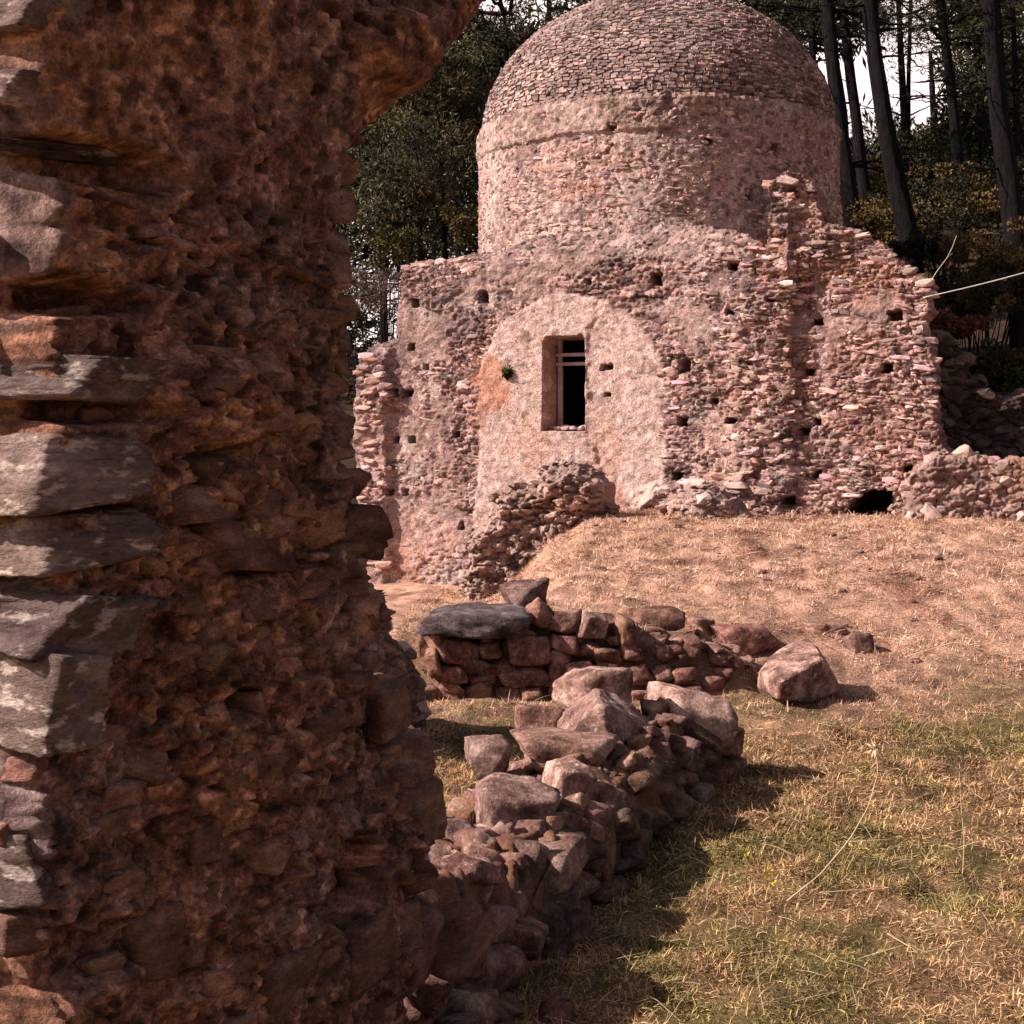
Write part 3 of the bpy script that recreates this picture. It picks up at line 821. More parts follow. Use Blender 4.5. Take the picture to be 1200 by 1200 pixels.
for (a, b, ra, rb) in HUV:
    okm &= ~((np.abs(uv_[:, 0] - a) < ra + 0.05) & (np.abs(uv_[:, 1] - b) < rb + 0.035))
uv_ = uv_[okm]
ww_ = wall_h(uv_[:, 0], uv_[:, 1])
for (u, v), w in zip(uv_, ww_):
    vv, ff = small[rng.integers(12)]
    A = np.array(frame_mat(PLW.P(u, v, w - 0.031), PLW.U, PLW.N, (0, 0, 1), (0.05 + 0.20 * rng.random() ** 2, rng.uniform(0.06, 0.09), 0.026 + 0.07 * rng.random() ** 2), 0.16))
    sa_.add(vv @ A[:3, :3].T + A[:3, 3], ff, (np.array([1, rng.uniform(.78, 0.98), rng.uniform(.72, 0.98)]) if rng.random() < 0.8 else np.array([0.95, 0.97, 0.98])) * rng.uniform(0.32, 1.45))
chap("stone", sa_.mesh("stone", M["chapel_stone"], False), kind="stuff")

# ---------------------------------------------------------------- leafy things
def leaves_np(centres, radii, n, lmin, lmax, wid, cols, seed, up=0.15, shell=0.5):
    """n thin leaf blades round each clump centre"""
    r = np.random.default_rng(seed)
    centres = np.asarray(centres, float); k = len(centres)
    ci = np.repeat(np.arange(k), n)
    d = r.normal(size=(k * n, 3)); d /= np.linalg.norm(d, axis=1)[:, None]
    rad = np.asarray(radii, float)[ci] if np.ndim(radii) == 2 else np.repeat(np.asarray(radii, float), n)[:, None] * np.array([1, 1, 0.75])
    base = centres[ci] + d * rad * (r.uniform(shell, 1, (k * n, 1)) ** 0.6)
    t = d + r.normal(size=d.shape) * 0.6; t[:, 2] += up
    t /= np.linalg.norm(t, axis=1)[:, None]
    s = np.cross(t, r.normal(size=t.shape)); s /= np.linalg.norm(s, axis=1)[:, None] + 1e-9
    ln = r.uniform(lmin, lmax, (k * n, 1)); wd = wid * r.uniform(0.7, 1.3, (k * n, 1))
    V = np.stack([base - s * wd * 0.3, base + t * ln * 0.5 + s * wd, base + t * ln, base + t * ln * 0.5 - s * wd], 1).reshape(-1, 3)
    Fq = np.arange(len(V)).reshape(-1, 4)
    cc = np.asarray(cols)
    cl = cc[r.integers(len(cc), size=k)][ci] * r.uniform(0.6, 1.35, (k * n, 1))
    return V, Fq, np.repeat(cl, 4, axis=0)

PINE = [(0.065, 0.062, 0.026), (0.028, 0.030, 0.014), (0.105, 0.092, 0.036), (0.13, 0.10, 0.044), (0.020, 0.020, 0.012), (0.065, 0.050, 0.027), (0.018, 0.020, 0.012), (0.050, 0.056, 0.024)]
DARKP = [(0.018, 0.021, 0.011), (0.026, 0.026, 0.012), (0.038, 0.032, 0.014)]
OLIVE = [(0.075, 0.066, 0.020), (0.055, 0.055, 0.020), (0.10, 0.072, 0.024)]
AUTUMN = [(0.110, 0.072, 0.022), (0.050, 0.046, 0.017), (0.080, 0.050, 0.019), (0.034, 0.034, 0.014), (0.022, 0.022, 0.011)]

def pine(px, d, w_px, path, top, label, crown_z, crown_r, n_limb, cols, seed, n_clump=46, dead=14, crown_off=(0, 0)):
    """path: (px, py) points the trunk passes in the photo, lowest last; it goes on up to height top"""
    r = np.random.default_rng(seed)
    pts = [at(a, b, d) for a, b in path[::-1]]
    base = pts[0].copy(); base[2] = gz(base[0], base[1]) - 0.15
    if base[2] < pts[0][2] - 0.05: pts = [base] + pts
    lean = pts[-1] - pts[max(0, len(pts) - 2)]; lean = lean / max(lean[2], 0.2)
    if pts[-1][2] < top:
        z = pts[-1][2]
        for k in range(1, 6):
            q = pts[-1] + lean * (top - z) / 5 + np.array([r.normal() * 0.05, r.normal() * 0.05, 0]); pts = pts + [q]
    pts = np.array(pts)
    zf = np.linspace(0, 1, 30); l = np.concatenate([[0], np.cumsum(np.linalg.norm(np.diff(pts, axis=0), axis=1))]); l /= l[-1]
    P = np.stack([np.interp(zf, l, pts[:, k]) for k in range(3)], 1)
    rad = w_px * 0.9 / F * d / 2 * (1.15 - 0.75 * zf) * (1 + 0.5 * np.exp(-zf * 22))
    root = thing("pine_tree", tuple(P[0]), label, "tree", "pines in the wood behind the chapel")
    o0 = Vector(P[0])
    a = Acc(); a.tube(P - P[0], rad, 12, rough=0.22, seed=seed)
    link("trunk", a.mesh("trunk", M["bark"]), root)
    cl, cr = [], []
    def limb(*tubes):
        a = Acc()
        for q, rr_, nn in tubes: a.tube(q - P[0], rr_, nn)
        link('limb', a.mesh('limb', M['bark']), root)
    for k in range(dead):                                             # bare dead limbs low on the trunk
        i = int(r.integers(6, 24)); az = r.uniform(0, 2 * np.pi); ln = r.uniform(0.5, 1.7)
        s = np.linspace(0, 1, 7)[:, None]
        q = P[i] + s * ln * np.array([np.cos(az), np.sin(az) * 0.6, r.uniform(-0.15, 0.35)]) + np.cumsum(r.normal(size=(7, 3)) * 0.025, 0) * (s > 0)
        tb = [(q, 0.022 * (1.1 - s[:, 0]), 5)]
        if r.random() < 0.7:
            q2 = q[3] + s * ln * 0.4 * np.array([np.cos(az + 0.8), np.sin(az + 0.8), r.uniform(-0.2, 0.5)])
            tb.append((q2, 0.010 * (1.15 - s[:, 0]), 4))
        limb(*tb)
    zc0, zc1 = crown_z
    for k in range(n_limb):
        z = r.uniform(zc0, zc1); i = int(np.argmin(np.abs(P[:, 2] - z))); az = r.uniform(0, 2 * np.pi)
        ln = crown_r * r.uniform(0.5, 1.0) * (1.1 - 0.6 * (z - zc0) / max(zc1 - zc0, 0.1))
        s = np.linspace(0, 1, 8)[:, None]
        q = P[i] + np.array([crown_off[0], crown_off[1], 0]) * s + s * ln * np.array([np.cos(az), np.sin(az), r.uniform(0.0, 0.5)]) + np.cumsum(r.normal(size=(8, 3)) * 0.04, 0) * (s > 0)
        limb((q, 0.04 * (1.1 - s[:, 0]), 5))
        for m in range(max(2, n_clump // n_limb)):
            t = r.uniform(0.35, 1.05)
            c = P[i] + (q[-1] - P[i]) * t + r.normal(size=3) * crown_r * 0.16
            cl.append(c - P[0]); cr.append(r.uniform(0.16, 0.36))
    if cl:
        V, Fq, C = leaves_np(cl, cr, 118, 0.06, 0.16, 0.0105, cols, seed + 1)
        link("crown", mk_mesh("crown", V, Fq, M["leaf"], C, False), root)
    return root

def shrub(px, py, d, rx, rz, label, cols, seed, n=26, leaf=(0.035, 0.08, 0.016), name="shrub", group="shrubs on the wooded slope", ground=True, per=130):
    r = np.random.default_rng(seed)
    c = at(px, py, d)
    b = np.array([c[0], c[1], gz(c[0], c[1]) if ground else c[2] - rz]); b[2] = min(b[2], c[2] - rz * 0.5) if ground else b[2]
    root = thing(name, tuple(b), label, "shrub", group)
    cc = []
    for k in range(n):
        q = r.normal(size=3); q /= np.linalg.norm(q); q *= r.uniform(0.35, 1.0)
        cc.append(c - b + q * np.array([rx, rx * 0.9, rz]))
    st = Acc()
    for q in cc[:: max(1, n // 9)]:
        s = np.linspace(0, 1, 6)[:, None]
        st.tube(s * q + np.cumsum(r.normal(size=(6, 3)) * 0.015, 0) * (s > 0), 0.016 * (1.2 - s[:, 0]), 5)
    link("stems", st.mesh("stems", M["bark"]), root)
    V, Fq, C = leaves_np(cc, r.uniform(0.2, 0.42, n) * min(rx, rz), per, *leaf, cols, seed + 2)
    link("foliage", mk_mesh("foliage", V, Fq, M["leaf"], C, False), root)
    return root

# right of the dome
pine(958, 26, 11, [(948, -30), (952, 60), (957, 140), (962, 200)], 15, "slim straight pine trunk just right of the dome's shoulder", (8.9, 14), 2.0, 6, DARKP, 11)
pine(985, 24, 21, [(966, -30), (974, 60), (984, 140), (996, 240), (1000, 265)], 16, "thick dark pine trunk beside the right edge of the drum", (8.5, 14), 2.6, 8, DARKP, 12, dead=18)
pine(1008, 25, 15, [(985, -30), (993, 60), (1003, 140), (1013, 220), (1018, 272)], 15, "dark pine trunk with one pale streak behind the broken pier", (8.9, 14), 2.2, 9, DARKP, 13)
pine(1045, 22, 24, [(1016, -30), (1024, 60), (1035, 130), (1048, 200), (1066, 285), (1070, 305)], 15, "broad leaning pine trunk, the thickest one right of the dome", (8.2, 13), 2.4, 10, DARKP, 14, dead=20)
pine(1058, 30, 9, [(1052, -30), (1056, 70), (1060, 150), (1062, 215)], 16, "thin pine trunk close behind the broad leaning one", (10.5, 15), 1.8, 5, DARKP, 15, dead=18)
pine(1070, 33, 6, [(1068, -30), (1065, 80), (1064, 190)], 16, "thinnest upright pine stem against the bright sky gap", (11.3, 15.5), 1.6, 5, DARKP, 16, dead=16)
pine(1115, 27, 15, [(1098, -30), (1108, 50), (1116, 120), (1122, 175), (1124, 230)], 15, "pine trunk right of the bright sky gap with bare side limbs", (9.0, 13), 2.2, 8, DARKP, 17, dead=20)
pine(1180, 21, 27, [(1158, -30), (1165, 60), (1172, 140), (1184, 230), (1196, 330)], 14, "thick dark pine trunk at the picture's right border", (8.3, 13), 2.6, 9, DARKP, 18, dead=18)
pine(1192, 28, 9, [(1186, 0), (1190, 90), (1193, 190), (1196, 250)], 13, "thin pine trunk in front of the pale gap at the right border", (7.6, 11.5), 1.8, 7, PINE, 19)
pine(885, 27, 16, [(878, -40), (884, 30), (890, 90)], 15, "pine trunk rising behind the top of the dome", (9.2, 13), 2.6, 10, DARKP, 20)
pine(862, 29, 12, [(858, -40), (862, 20), (866, 80)], 15, "pine stem behind the dome left of the other trunk there", (9.6, 13), 2.4, 8, DARKP, 21)
pine(1150, 30, 11, [(1140, -20), (1146, 70), (1150, 140), (1152, 210)], 13, "low crowned dark pine between the two right hand trunks", (7.4, 11.5), 2.0, 10, PINE, 22, n_clump=60)
pine(1100, 38, 12, [(1090, 60), (1094, 130), (1098, 200)], 11, "far pine with a ragged crown below the bright sky gap", (6.8, 10.2), 2.2, 10, PINE, 23, n_clump=60)
# left of the dome
LP = [(590, 20, 24, 2.0, 0.9, PINE, "olive crowned pine behind the dome's left shoulder"), (512, 120, 23, 1.25, 0.8, PINE, "pine with tufted crown halfway between the arch edge and the dome"),
      (488, 215, 22, 1.15, 0.75, PINE, "low pine crown beside the shaded arch edge"), (560, 105, 30, 1.9, 1.2, DARKP, "dark pine behind the tufted crown left of the dome"),
      (470, 60, 27, 2.0, 1.2, DARKP, "dark pine half hidden by the shaded arch"), (640, -30, 27, 2.3, 1.2, PINE, "tall pine whose crown tops the left side of the dome"),
      (530, 185, 26, 1.2, 0.9, DARKP, "dark pine crown touching the left side of the drum"), (440, 180, 30, 1.8, 1.2, PINE, "pine mostly hidden behind the arch edge"),
      (760, -70, 30, 2.6, 1.0, DARKP, "tall pine behind the crown of the dome")]
for i, (px, py, d, cr, hz, cols, lab) in enumerate(LP):
    c = at(px, py, d)
    pine(px, d, 11, [(px + 2, py), (px + 6, py + 120), (px + 10, 300)], c[2] + hz, lab, (c[2] - hz, c[2] + hz), cr, 12, cols, 40 + i, n_clump=84, dead=6)
shrub(545, 268, 21.5, 0.34, 0.40, "round olive green bush against the left side of the drum", OLIVE, 60, 22)
shrub(460, 288, 21.5, 0.40, 0.30, "small olive bush above the left shoulder wall", OLIVE, 61, 16)
shrub(440, 340, 20.0, 0.6, 0.35, "grey twiggy bush beside the top of the left shoulder wall", [(0.12, 0.085, 0.07), (0.08, 0.06, 0.05)], 62, 24, (0.05, 0.12, 0.006))
shrub(1170, 430, 18.4, 0.42, 0.30, "yellow green bush above the dark slaty wall", OLIVE + AUTUMN, 63, 30)
shrub(1195, 448, 18.2, 0.30, 0.25, "small yellow bush at the right border above the dark wall", OLIVE, 64, 18)
shrub(1120, 385, 18.6, 0.42, 0.25, "rusty brown bush behind the right end of the chapel wall", [(0.12, 0.05, 0.03), (0.09, 0.05, 0.025)], 65, 20)
shrub(1160, 300, 20.5, 0.8, 0.5, "wide yellowish bush below the thick right border pine", AUTUMN, 66, 40)
shrub(1110, 235, 24.5, 1.0, 0.6, "broad dark green bush between the leaning pine and the next trunk", AUTUMN + DARKP, 67, 46)
shrub(1035, 262, 23.5, 0.5, 0.5, "yellow leaved bush between two trunk feet behind the broken pier", AUTUMN, 68, 26)
shrub(1165, 225, 25, 1.1, 0.6, "large dark bush behind the right border pine", DARKP + AUTUMN, 69, 46)
shrub(1085, 300, 21, 0.5, 0.4, "dark low bush at the foot of the leaning pine", DARKP, 70, 24)
shrub(1080, 190, 30, 1.2, 0.7, "dark thicket bush under the bright sky gap", DARKP, 71, 46)
shrub(1140, 350, 19.2, 0.7, 0.35, "dark bush with ochre leaves above the rope", DARKP + AUTUMN, 72, 34)
shrub(1010, 215, 28, 0.8, 0.6, "dark bush seen between the trunks beside the drum", DARKP + AUTUMN, 73, 30)
shrub(958, 262, 16.35, 0.13, 0.13, "grey dry bush growing on the broken pier", [(0.16, 0.12, 0.085), (0.11, 0.09, 0.05)], 74, 14, (0.04, 0.10, 0.005), group="plants on the chapel", ground=False, per=60)
u, v = PLW.uv(596, 437)
q = PLW.P(u, v, 0.05)
shrub(CX + q[0] / q[1] * F, HY - (q[2] - EYE) / q[1] * F, q[1], 0.055, 0.06, "tiny green plant in a hole left of the window", [(0.07, 0.075, 0.02)], 75, 8, (0.02, 0.05, 0.006), group="plants on the chapel", ground=False, per=40)

# the rest of the wood up the slope, one mass, and an added sunlit bank far behind it that whitens the sky
rw = np.random.default_rng(333)
cc, cr = [], []
for _ in range(900):
    y = rw.uniform(33, 52); px = rw.uniform(120, 1260); x = (px - CX) / F * y
    g = float(gz(np.array([x]), np.array([y]))[0])
    top = np.interp(px, [420, 560, 700, 900, 940, 1000, 1110, 1130, 1260], [90, 40, 10, 20, 178, 180, 165, 95, 70]) + rw.normal() * 22
    zt = EYE - (top - HY) / F * y
    cc.append((x, y, rw.uniform(g, max(g + 0.5, zt)))); cr.append(rw.uniform(0.5, 1.0))
for (x0, x1, p0, p1, y0, y1, n_) in ((-260, 420, 60, 420, 28, 44, 330), (420, 640, 40, 300, 27, 34, 200), (1115, 1240, -10, 200, 31, 38, 150), (900, 1010, -20, 55, 30, 34, 45)):
    for _ in range(n_):                                               # fuller crowns left of the drum and at the right border
        y = rw.uniform(y0, y1); px, py = rw.uniform(x0, x1), rw.uniform(p0, p1)
        p = at(px, py, y); cc.append(tuple(p)); cr.append(rw.uniform(0.35, 0.7))
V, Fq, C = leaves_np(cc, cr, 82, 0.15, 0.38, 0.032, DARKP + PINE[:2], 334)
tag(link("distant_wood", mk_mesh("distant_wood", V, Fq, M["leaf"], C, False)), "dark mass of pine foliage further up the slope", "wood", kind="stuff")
ca = Acc()
v, f = ico(5)                                                         # one long bank added to whiten the sky gaps, running from far left to near right, its flank to the sun
nz = fbm(v[:, 0] * 7, v[:, 1] * 1.6, v[:, 2] * 2.6, 5, 4, 0.55)
d = v * np.array([420, 55, 150]) * (1 + 0.20 * nz)[:, None]
c_, s__ = -0.58, 0.81
ca.add(np.stack([30 + d[:, 0] * c_ + d[:, 1] * s__, 690 + d[:, 0] * s__ - d[:, 1] * c_, 120 + d[:, 2]], 1), f)
mcl = bpy.data.materials.new("sky_backdrop_white")                           # light passes through it
mcl.use_nodes = True
cn, cl_ = mcl.node_tree.nodes, mcl.node_tree.links
cn.clear()
c_out, c_mix, c_dif, c_tra = cn.new("ShaderNodeOutputMaterial"), cn.new("ShaderNodeMixShader"), cn.new("ShaderNodeBsdfDiffuse"), cn.new("ShaderNodeBsdfTranslucent")
for n_ in (c_dif, c_tra): n_.inputs["Color"].default_value = (0.66, 0.62, 0.655, 1)
c_mix.inputs[0].default_value = 0.15
cl_.new(c_dif.outputs[0], c_mix.inputs[1]); cl_.new(c_tra.outputs[0], c_mix.inputs[2]); cl_.new(c_mix.outputs[0], c_out.inputs[0])
tag(link("sky_backdrop", ca.mesh("sky_backdrop", mcl)), "added white bank that brightens the sky gaps between the pines", "sky_backdrop", kind="stuff")

# ---------------------------------------------------------------- masonry stumps before the chapel
def lump(name, px, d, deg, pts, label, cat, back, amp, seed, n_st, col=(0.42, 0.28, 0.24), step=0.015, roll=0.28, rollh=0.30, mat="plaster", skip=(), smin=0.08, smax=0.2, pool=None, cell=(0.12, 0.06), darkmul=1.0):
    pl = Plane(px, d, deg)
    poly = pl.poly(pts)
    root = thing(name, tuple(pl.P(0, 0, 0)), label, cat)
    def h(u, v):
        e = edge_dist(poly, u, v, skip)
        k = np.clip(1 - e / roll, 0, 1)
        st, _, _ = stone_relief(u, v, cell[0], cell[1], seed, amp)
        return -rollh * (1 - np.sqrt(np.clip(1 - k * k, 0, 1))) + st + amp * 2.6 * fbm(u * 3.5, v * 5, 0, 5, seed + 1, 0.6) + 0.4 * amp * fbm(u * 20, v * 22, 0, 3, seed + 2)
    def c(u, v, w):
        _, j, cid = stone_relief(u, v, cell[0], cell[1], seed, amp)
        n = fbm(u * 3, v * 3, 0, 4, seed + 3)
        cc = np.array(col) * (0.70 + 0.5 * cid + 0.25 * n)[:, None]
        o = sstep(0.1, 0.5, fbm(u * 2, v * 2, 0, 3, seed + 4))[:, None] * 0.5
        return cc * (1 - o) + np.array([0.42, 0.21, 0.14]) * darkmul * o
    V, Fc, C = relief(pl, step, poly, h, c, back, warp=0.07, seed=seed)
    L = Matrix.Translation(-Vector(root.location))
    o = link("masonry", mk_mesh("masonry", V, Fc, M[mat], C), root); o.matrix_basis = L
    k = tries = 0
    us = [p[0] for p in poly]; vs = [p[1] for p in poly]
    while k < n_st and tries < 4000:
        tries += 1
        u, v = rng.uniform(min(us), max(us)), rng.uniform(min(vs), max(vs))
        if not inside(poly, np.array([u]), np.array([v]))[0]: continue
        w = float(h(np.array([u]), np.array([v]))[0])
        s = rng.uniform(smin, smax)
        o = link("stone", (pool or spool).pick(), root)
        o.matrix_basis = L @ frame_mat(pl.P(u, v, w - 0.03 - 0.2 * s), pl.U, pl.N, (0, 0, 1), (s, s * 0.9, s * rng.uniform(0.35, 0.7)), 0.35)
        o.color = (*(np.array([1, rng.uniform(.88, 1), rng.uniform(.8, 1)]) * rng.uniform(0.65, 1.2)), 1)
        k += 1
    return root
lump("masonry_stump", 622, 15.4, 18, [(528, 740), (536, 690), (541, 650), (548, 620), (574, 602), (580, 578), (612, 571), (628, 550), (652, 541), (682, 548), (700, 566), (704, 592), (708, 630), (660, 650), (620, 690), (610, 740)],
     "jagged lump of fallen masonry standing before the chapel window", "ruin", 0.7, 0.10, 210, 40)
lump("masonry_stump", 822, 15.45, 20, [(764, 660), (770, 615), (782, 583), (800, 572), (838, 574), (862, 590), (880, 612), (884, 660)],
     "low heap of rubble masonry at the foot of the chapel's broken pier", "ruin", 0.5, 0.06, 230, 26)
lump("low_stone_wall", 1150, 15.0, 12, [(1062, 680), (1062, 560), (1088, 535), (1120, 530), (1165, 536), (1215, 534), (1290, 538), (1290, 680)],
     "low broken rubble wall running right from the chapel", "wall", 0.5, 0.04, 250, 60, col=(0.36, 0.23, 0.20), roll=0.10, rollh=0.10, smin=0.10, smax=0.24)
dpool = Pool("stone", 6, 2, M["dark_stone"], 300, planes=9, rough=0.04, boxy=1.0, soft=20)
lump("slaty_wall", 1160, 17.6, 0, [(1075, 560), (1078, 420), (1090, 395), (1115, 385), (1130, 410), (1150, 450), (1180, 462), (1230, 455), (1290, 460), (1290, 560)],
     "dark ruined wall of thin slaty stones right behind the chapel", "wall", 0.6, 0.06, 270, 120, col=(0.085, 0.06, 0.052), roll=0.2, rollh=0.2, mat="plaster", smin=0.16, smax=0.34, pool=dpool, cell=(0.26, 0.075), darkmul=0.25)

lump("ruined_wall", 480, 8.0, -63, [(525, 900), (512, 850), (498, 800), (484, 768), (462, 735), (442, 692), (420, 640), (396, 610), (370, 640), (370, 900)],
     "shaded end of a ruined wall sloping down behind the edge of the jamb", "wall", 0.62, 0.05, 290, 40, col=(0.30, 0.185, 0.15), step=0.014, roll=0.15, rollh=0.12, smin=0.08, smax=0.2)

# ---------------------------------------------------------------- boulders
def boulder(px0, py0, px1, py1, d, depth, label, seed, rot=(0, 0, 0), tint=(1, 1, 1), group=None, name="boulder", mat="boulder", parent=None, sub_=4, planes=12, rough=0.05, boxy=0.5, grow=1.04, soft=50):
    c = at((px0 + px1) / 2, (py0 + py1) / 2, d)
    w = (px1 - px0) / F * d * grow; h = (py1 - py0) / F * d * grow
    v, f = rock_np(seed, sub_, planes=planes, rough=rough, boxy=boxy, soft=soft)
    R = np.array(Matrix.Rotation(rot[2], 3, 'Z') @ Matrix.Rotation(rot[1], 3, 'Y') @ Matrix.Rotation(rot[0], 3, 'X'))
    v = (v * np.array([w, depth, h])) @ R.T
    ext = v.max(0) - v.min(0)
    v = v * np.array([w / ext[0], 1, h / ext[2]])
    b = np.array([c[0], c[1], c[2] - h / 2])
    v[:, 2] += h / 2
    p = v * 9 + seed
    v = v + 0.012 * min(w, h) / 0.2 * np.stack([fbm(p[:, 0], p[:, 1], p[:, 2], 4, s) for s in (1, 2, 3)], 1)
    me = mk_mesh(name, v, f, M[mat], np.tile(np.array(tint, float), (len(v), 1)))
    o = link(name, me, loc=tuple(b))
    if parent is not None:
        o.parent = parent
        o.location = Vector(b) - parent.location
    else:
        tag(o, label, "rock", group)
    return o

def hull_boulder(pts, label, tint, group=None, amp=0.010, seed=1, mat="boulder"):
    """an angular block given by its corners"""
    P = np.array([at(*p) for p in pts]); b = np.array([P[:, 0].mean(), P[:, 1].mean(), P[:, 2].min()])
    bm = bmesh.new()
    for p in P - b: bm.verts.new(p)
    r = bmesh.ops.convex_hull(bm, input=list(bm.verts))
    bmesh.ops.delete(bm, geom=[g for g in r["geom_interior"] if isinstance(g, bmesh.types.BMVert)], context='VERTS')
    bmesh.ops.bevel(bm, geom=list(bm.edges), offset=0.012, segments=1, affect='EDGES', clamp_overlap=True)
    bmesh.ops.triangulate(bm, faces=list(bm.faces))
    for _ in range(4):
        bmesh.ops.subdivide_edges(bm, edges=[e for e in bm.edges if e.calc_length() > 0.018], cuts=1)
        bmesh.ops.triangulate(bm, faces=list(bm.faces))
    bm.normal_update()
    v = np.array([x.co[:] for x in bm.verts]); n = np.array([x.normal[:] for x in bm.verts]); f = np.array([[x.index for x in p.verts] for p in bm.faces])
    bm.free()
    q = v * 7 + seed
    v = v + n * (amp * 1.6 * fbm(q[:, 0], q[:, 1], q[:, 2], 4, seed) + amp * 0.5 * fbm(q[:, 0] * 5, q[:, 1] * 5, q[:, 2] * 7, 3, seed + 1))[:, None]
    o = link("boulder", mk_mesh("boulder", v, f, M[mat], np.tile(np.array(tint, float), (len(v), 1))), loc=tuple(b))
    return tag(o, label, "rock", group)

# broken wall footing that runs from the near jamb towards the chapel
A0, A1 = np.array([-0.47, 3.85]), np.array([0.68, 7.05])
AX = (A1 - A0) / np.linalg.norm(A1 - A0); SX = np.array([AX[1], -AX[0]]); LEN = float(np.linalg.norm(A1 - A0))
foot_root = thing("broken_wall_footing", (float(A0[0]), float(A0[1]), 0.0), "knee high broken rubble wall running away from the shaded jamb, topped with boulders", "wall")
sa = np.arange(-0.6, LEN + 0.30, 0.012); ta = np.arange(-0.72, 0.72, 0.012)
sg, tgd = np.meshgrid(sa, ta); sg, tgd = sg.ravel(), tgd.ravel()
def foot_h(s, t):
    H = 0.27 + 0.03 * fbm(s * 1.8, s * 0, 0, 3, 81) + 0.10 * sstep(0.8, 0.2, s) 
    hw = 0.30 + 0.05 * fbm(s * 2.2, np.sign(t) * 3.0, 0, 3, 82)
    e = np.maximum(np.abs(t) - hw, np.maximum(s - LEN - 0.05 - 0.05 * vn(t * 6, t * 0, 0, 5), -0.12 - s - 0.05 * vn(t * 6, t * 0, 3.0, 6)))
    prof = 1 - sstep(-0.10, 0.10, e + 0.05 * fbm(s * 6, t * 6, 0, 3, 83))
    st, j, cid = stone_relief(s, t, 0.17, 0.13, 84, 0.05)
    return H * prof + prof * (st + 0.05 * fbm(s * 5, t * 5, 0, 4, 85)) - 0.30 * (1 - prof)
fz = foot_h(sg, tgd)
fx = A0[0] + AX[0] * sg + SX[0] * tgd; fy = A0[1] + AX[1] * sg + SX[1] * tgd
side_n = 0.05 * fbm(sg * 8, fz * 8, tgd * 2, 3, 86)
fx = fx + SX[0] * side_n; fy = fy + SX[1] * side_n
fc = np.array([0.36, 0.27, 0.225]) * (0.8 + 0.5 * fbm(sg * 6, tgd * 6, fz * 6, 4, 87))[:, None]
keepf = (fz > -0.24).reshape(len(ta), len(sa))
kq = (keepf[:-1, :-1] | keepf[1:, 1:]).ravel()
fv, (fq,), (fcc,) = compact(np.stack([fx, fy, fz + gz(fx, fy)], 1) - np.array([A0[0], A0[1], 0]), [grid_faces(len(sa), len(ta), kq)], fc)
link("rubble_core", mk_mesh("rubble_core", fv, fq, M["earth"], fcc / 0.42 * np.array([1, 1.02, 1.02])), foot_root)
fpool = Pool("stone", 9, 3, M["boulder"], 340, planes=11, rough=0.05, boxy=0.85, soft=45, cut=(0.9, 1.15))
def foot_stone(s, t, z, sx, sy, sz, jit=0.12, tint=1.0):
    o = link("stone", fpool.pick(), foot_root)
    p = (A0[0] + AX[0] * s + SX[0] * t - A0[0], A0[1] + AX[1] * s + SX[1] * t - A0[1], z)
    o.matrix_basis = frame_mat(p, (AX[0], AX[1], 0), (-AX[1], AX[0], 0), (0, 0, 1), (sx, sy, sz), jit)
    o.color = (*(np.array([1, rng.uniform(.80, .95), rng.uniform(.68, .92)]) * rng.uniform(0.6, 1.2) * tint), 1)
for rowz, zz_ in ((0, 0.04), (1, 0.14), (2, 0.23)):                              # two rough courses on the side that faces right
    s = -0.1
    while s < LEN:
        ln = rng.uniform(0.12, 0.38)
        foot_stone(s + ln / 2, 0.27 + rng.normal() * 0.02 - 0.03 * rowz, zz_, ln * 1.04, 0.24, rng.uniform(0.10, 0.16) * (1 if rng.random() > 0.25 else 0.55), 0.26, 0.66)  # tinted darker, the shade of this side put into the stones
        s += ln
t_ = -0.32
while t_ < 0.30:
    ln = rng.uniform(0.15, 0.24)
    for z in (0.05, 0.17): foot_stone(LEN + 0.02, t_ + ln / 2, z, 0.2, ln, 0.13, 0.08)
    t_ += ln
for _ in range(170):                                                   # small rubble on top
    s, t = rng.uniform(-0.05, LEN - 0.1), rng.uniform(-0.28, 0.26)
    z = float(foot_h(np.array([s]), np.array([t]))[0]); k = rng.uniform(0.05, 0.15)
    foot_stone(s, t, z + k * 0.08, k * 1.3, k, k * 0.55, 0.3)
for _ in range(34):
    px, d = rng.uniform(470, 575), rng.uniform(3.55, 4.15); x = (px - CX) / F * d
    rx, ry = x - A0[0], d - A0[1]
    k = rng.uniform(0.07, 0.17)
    foot_stone(rx * AX[0] + ry * AX[1], rx * SX[0] + ry * SX[1], rng.uniform(0.0, 1.0) * max(0.02, 0.24 - 0.5 * max(0, (px - 520) / 100)), k * 1.3, k, k * 0.8, 0.4, 0.75)
s = 0.2
while s < LEN:
    ln = rng.uniform(0.16, 0.3)
    foot_stone(s + ln / 2, -0.27, 0.15, ln, 0.2, 0.16, 0.1); s += ln
FB = "boulders lying on the broken wall footing"
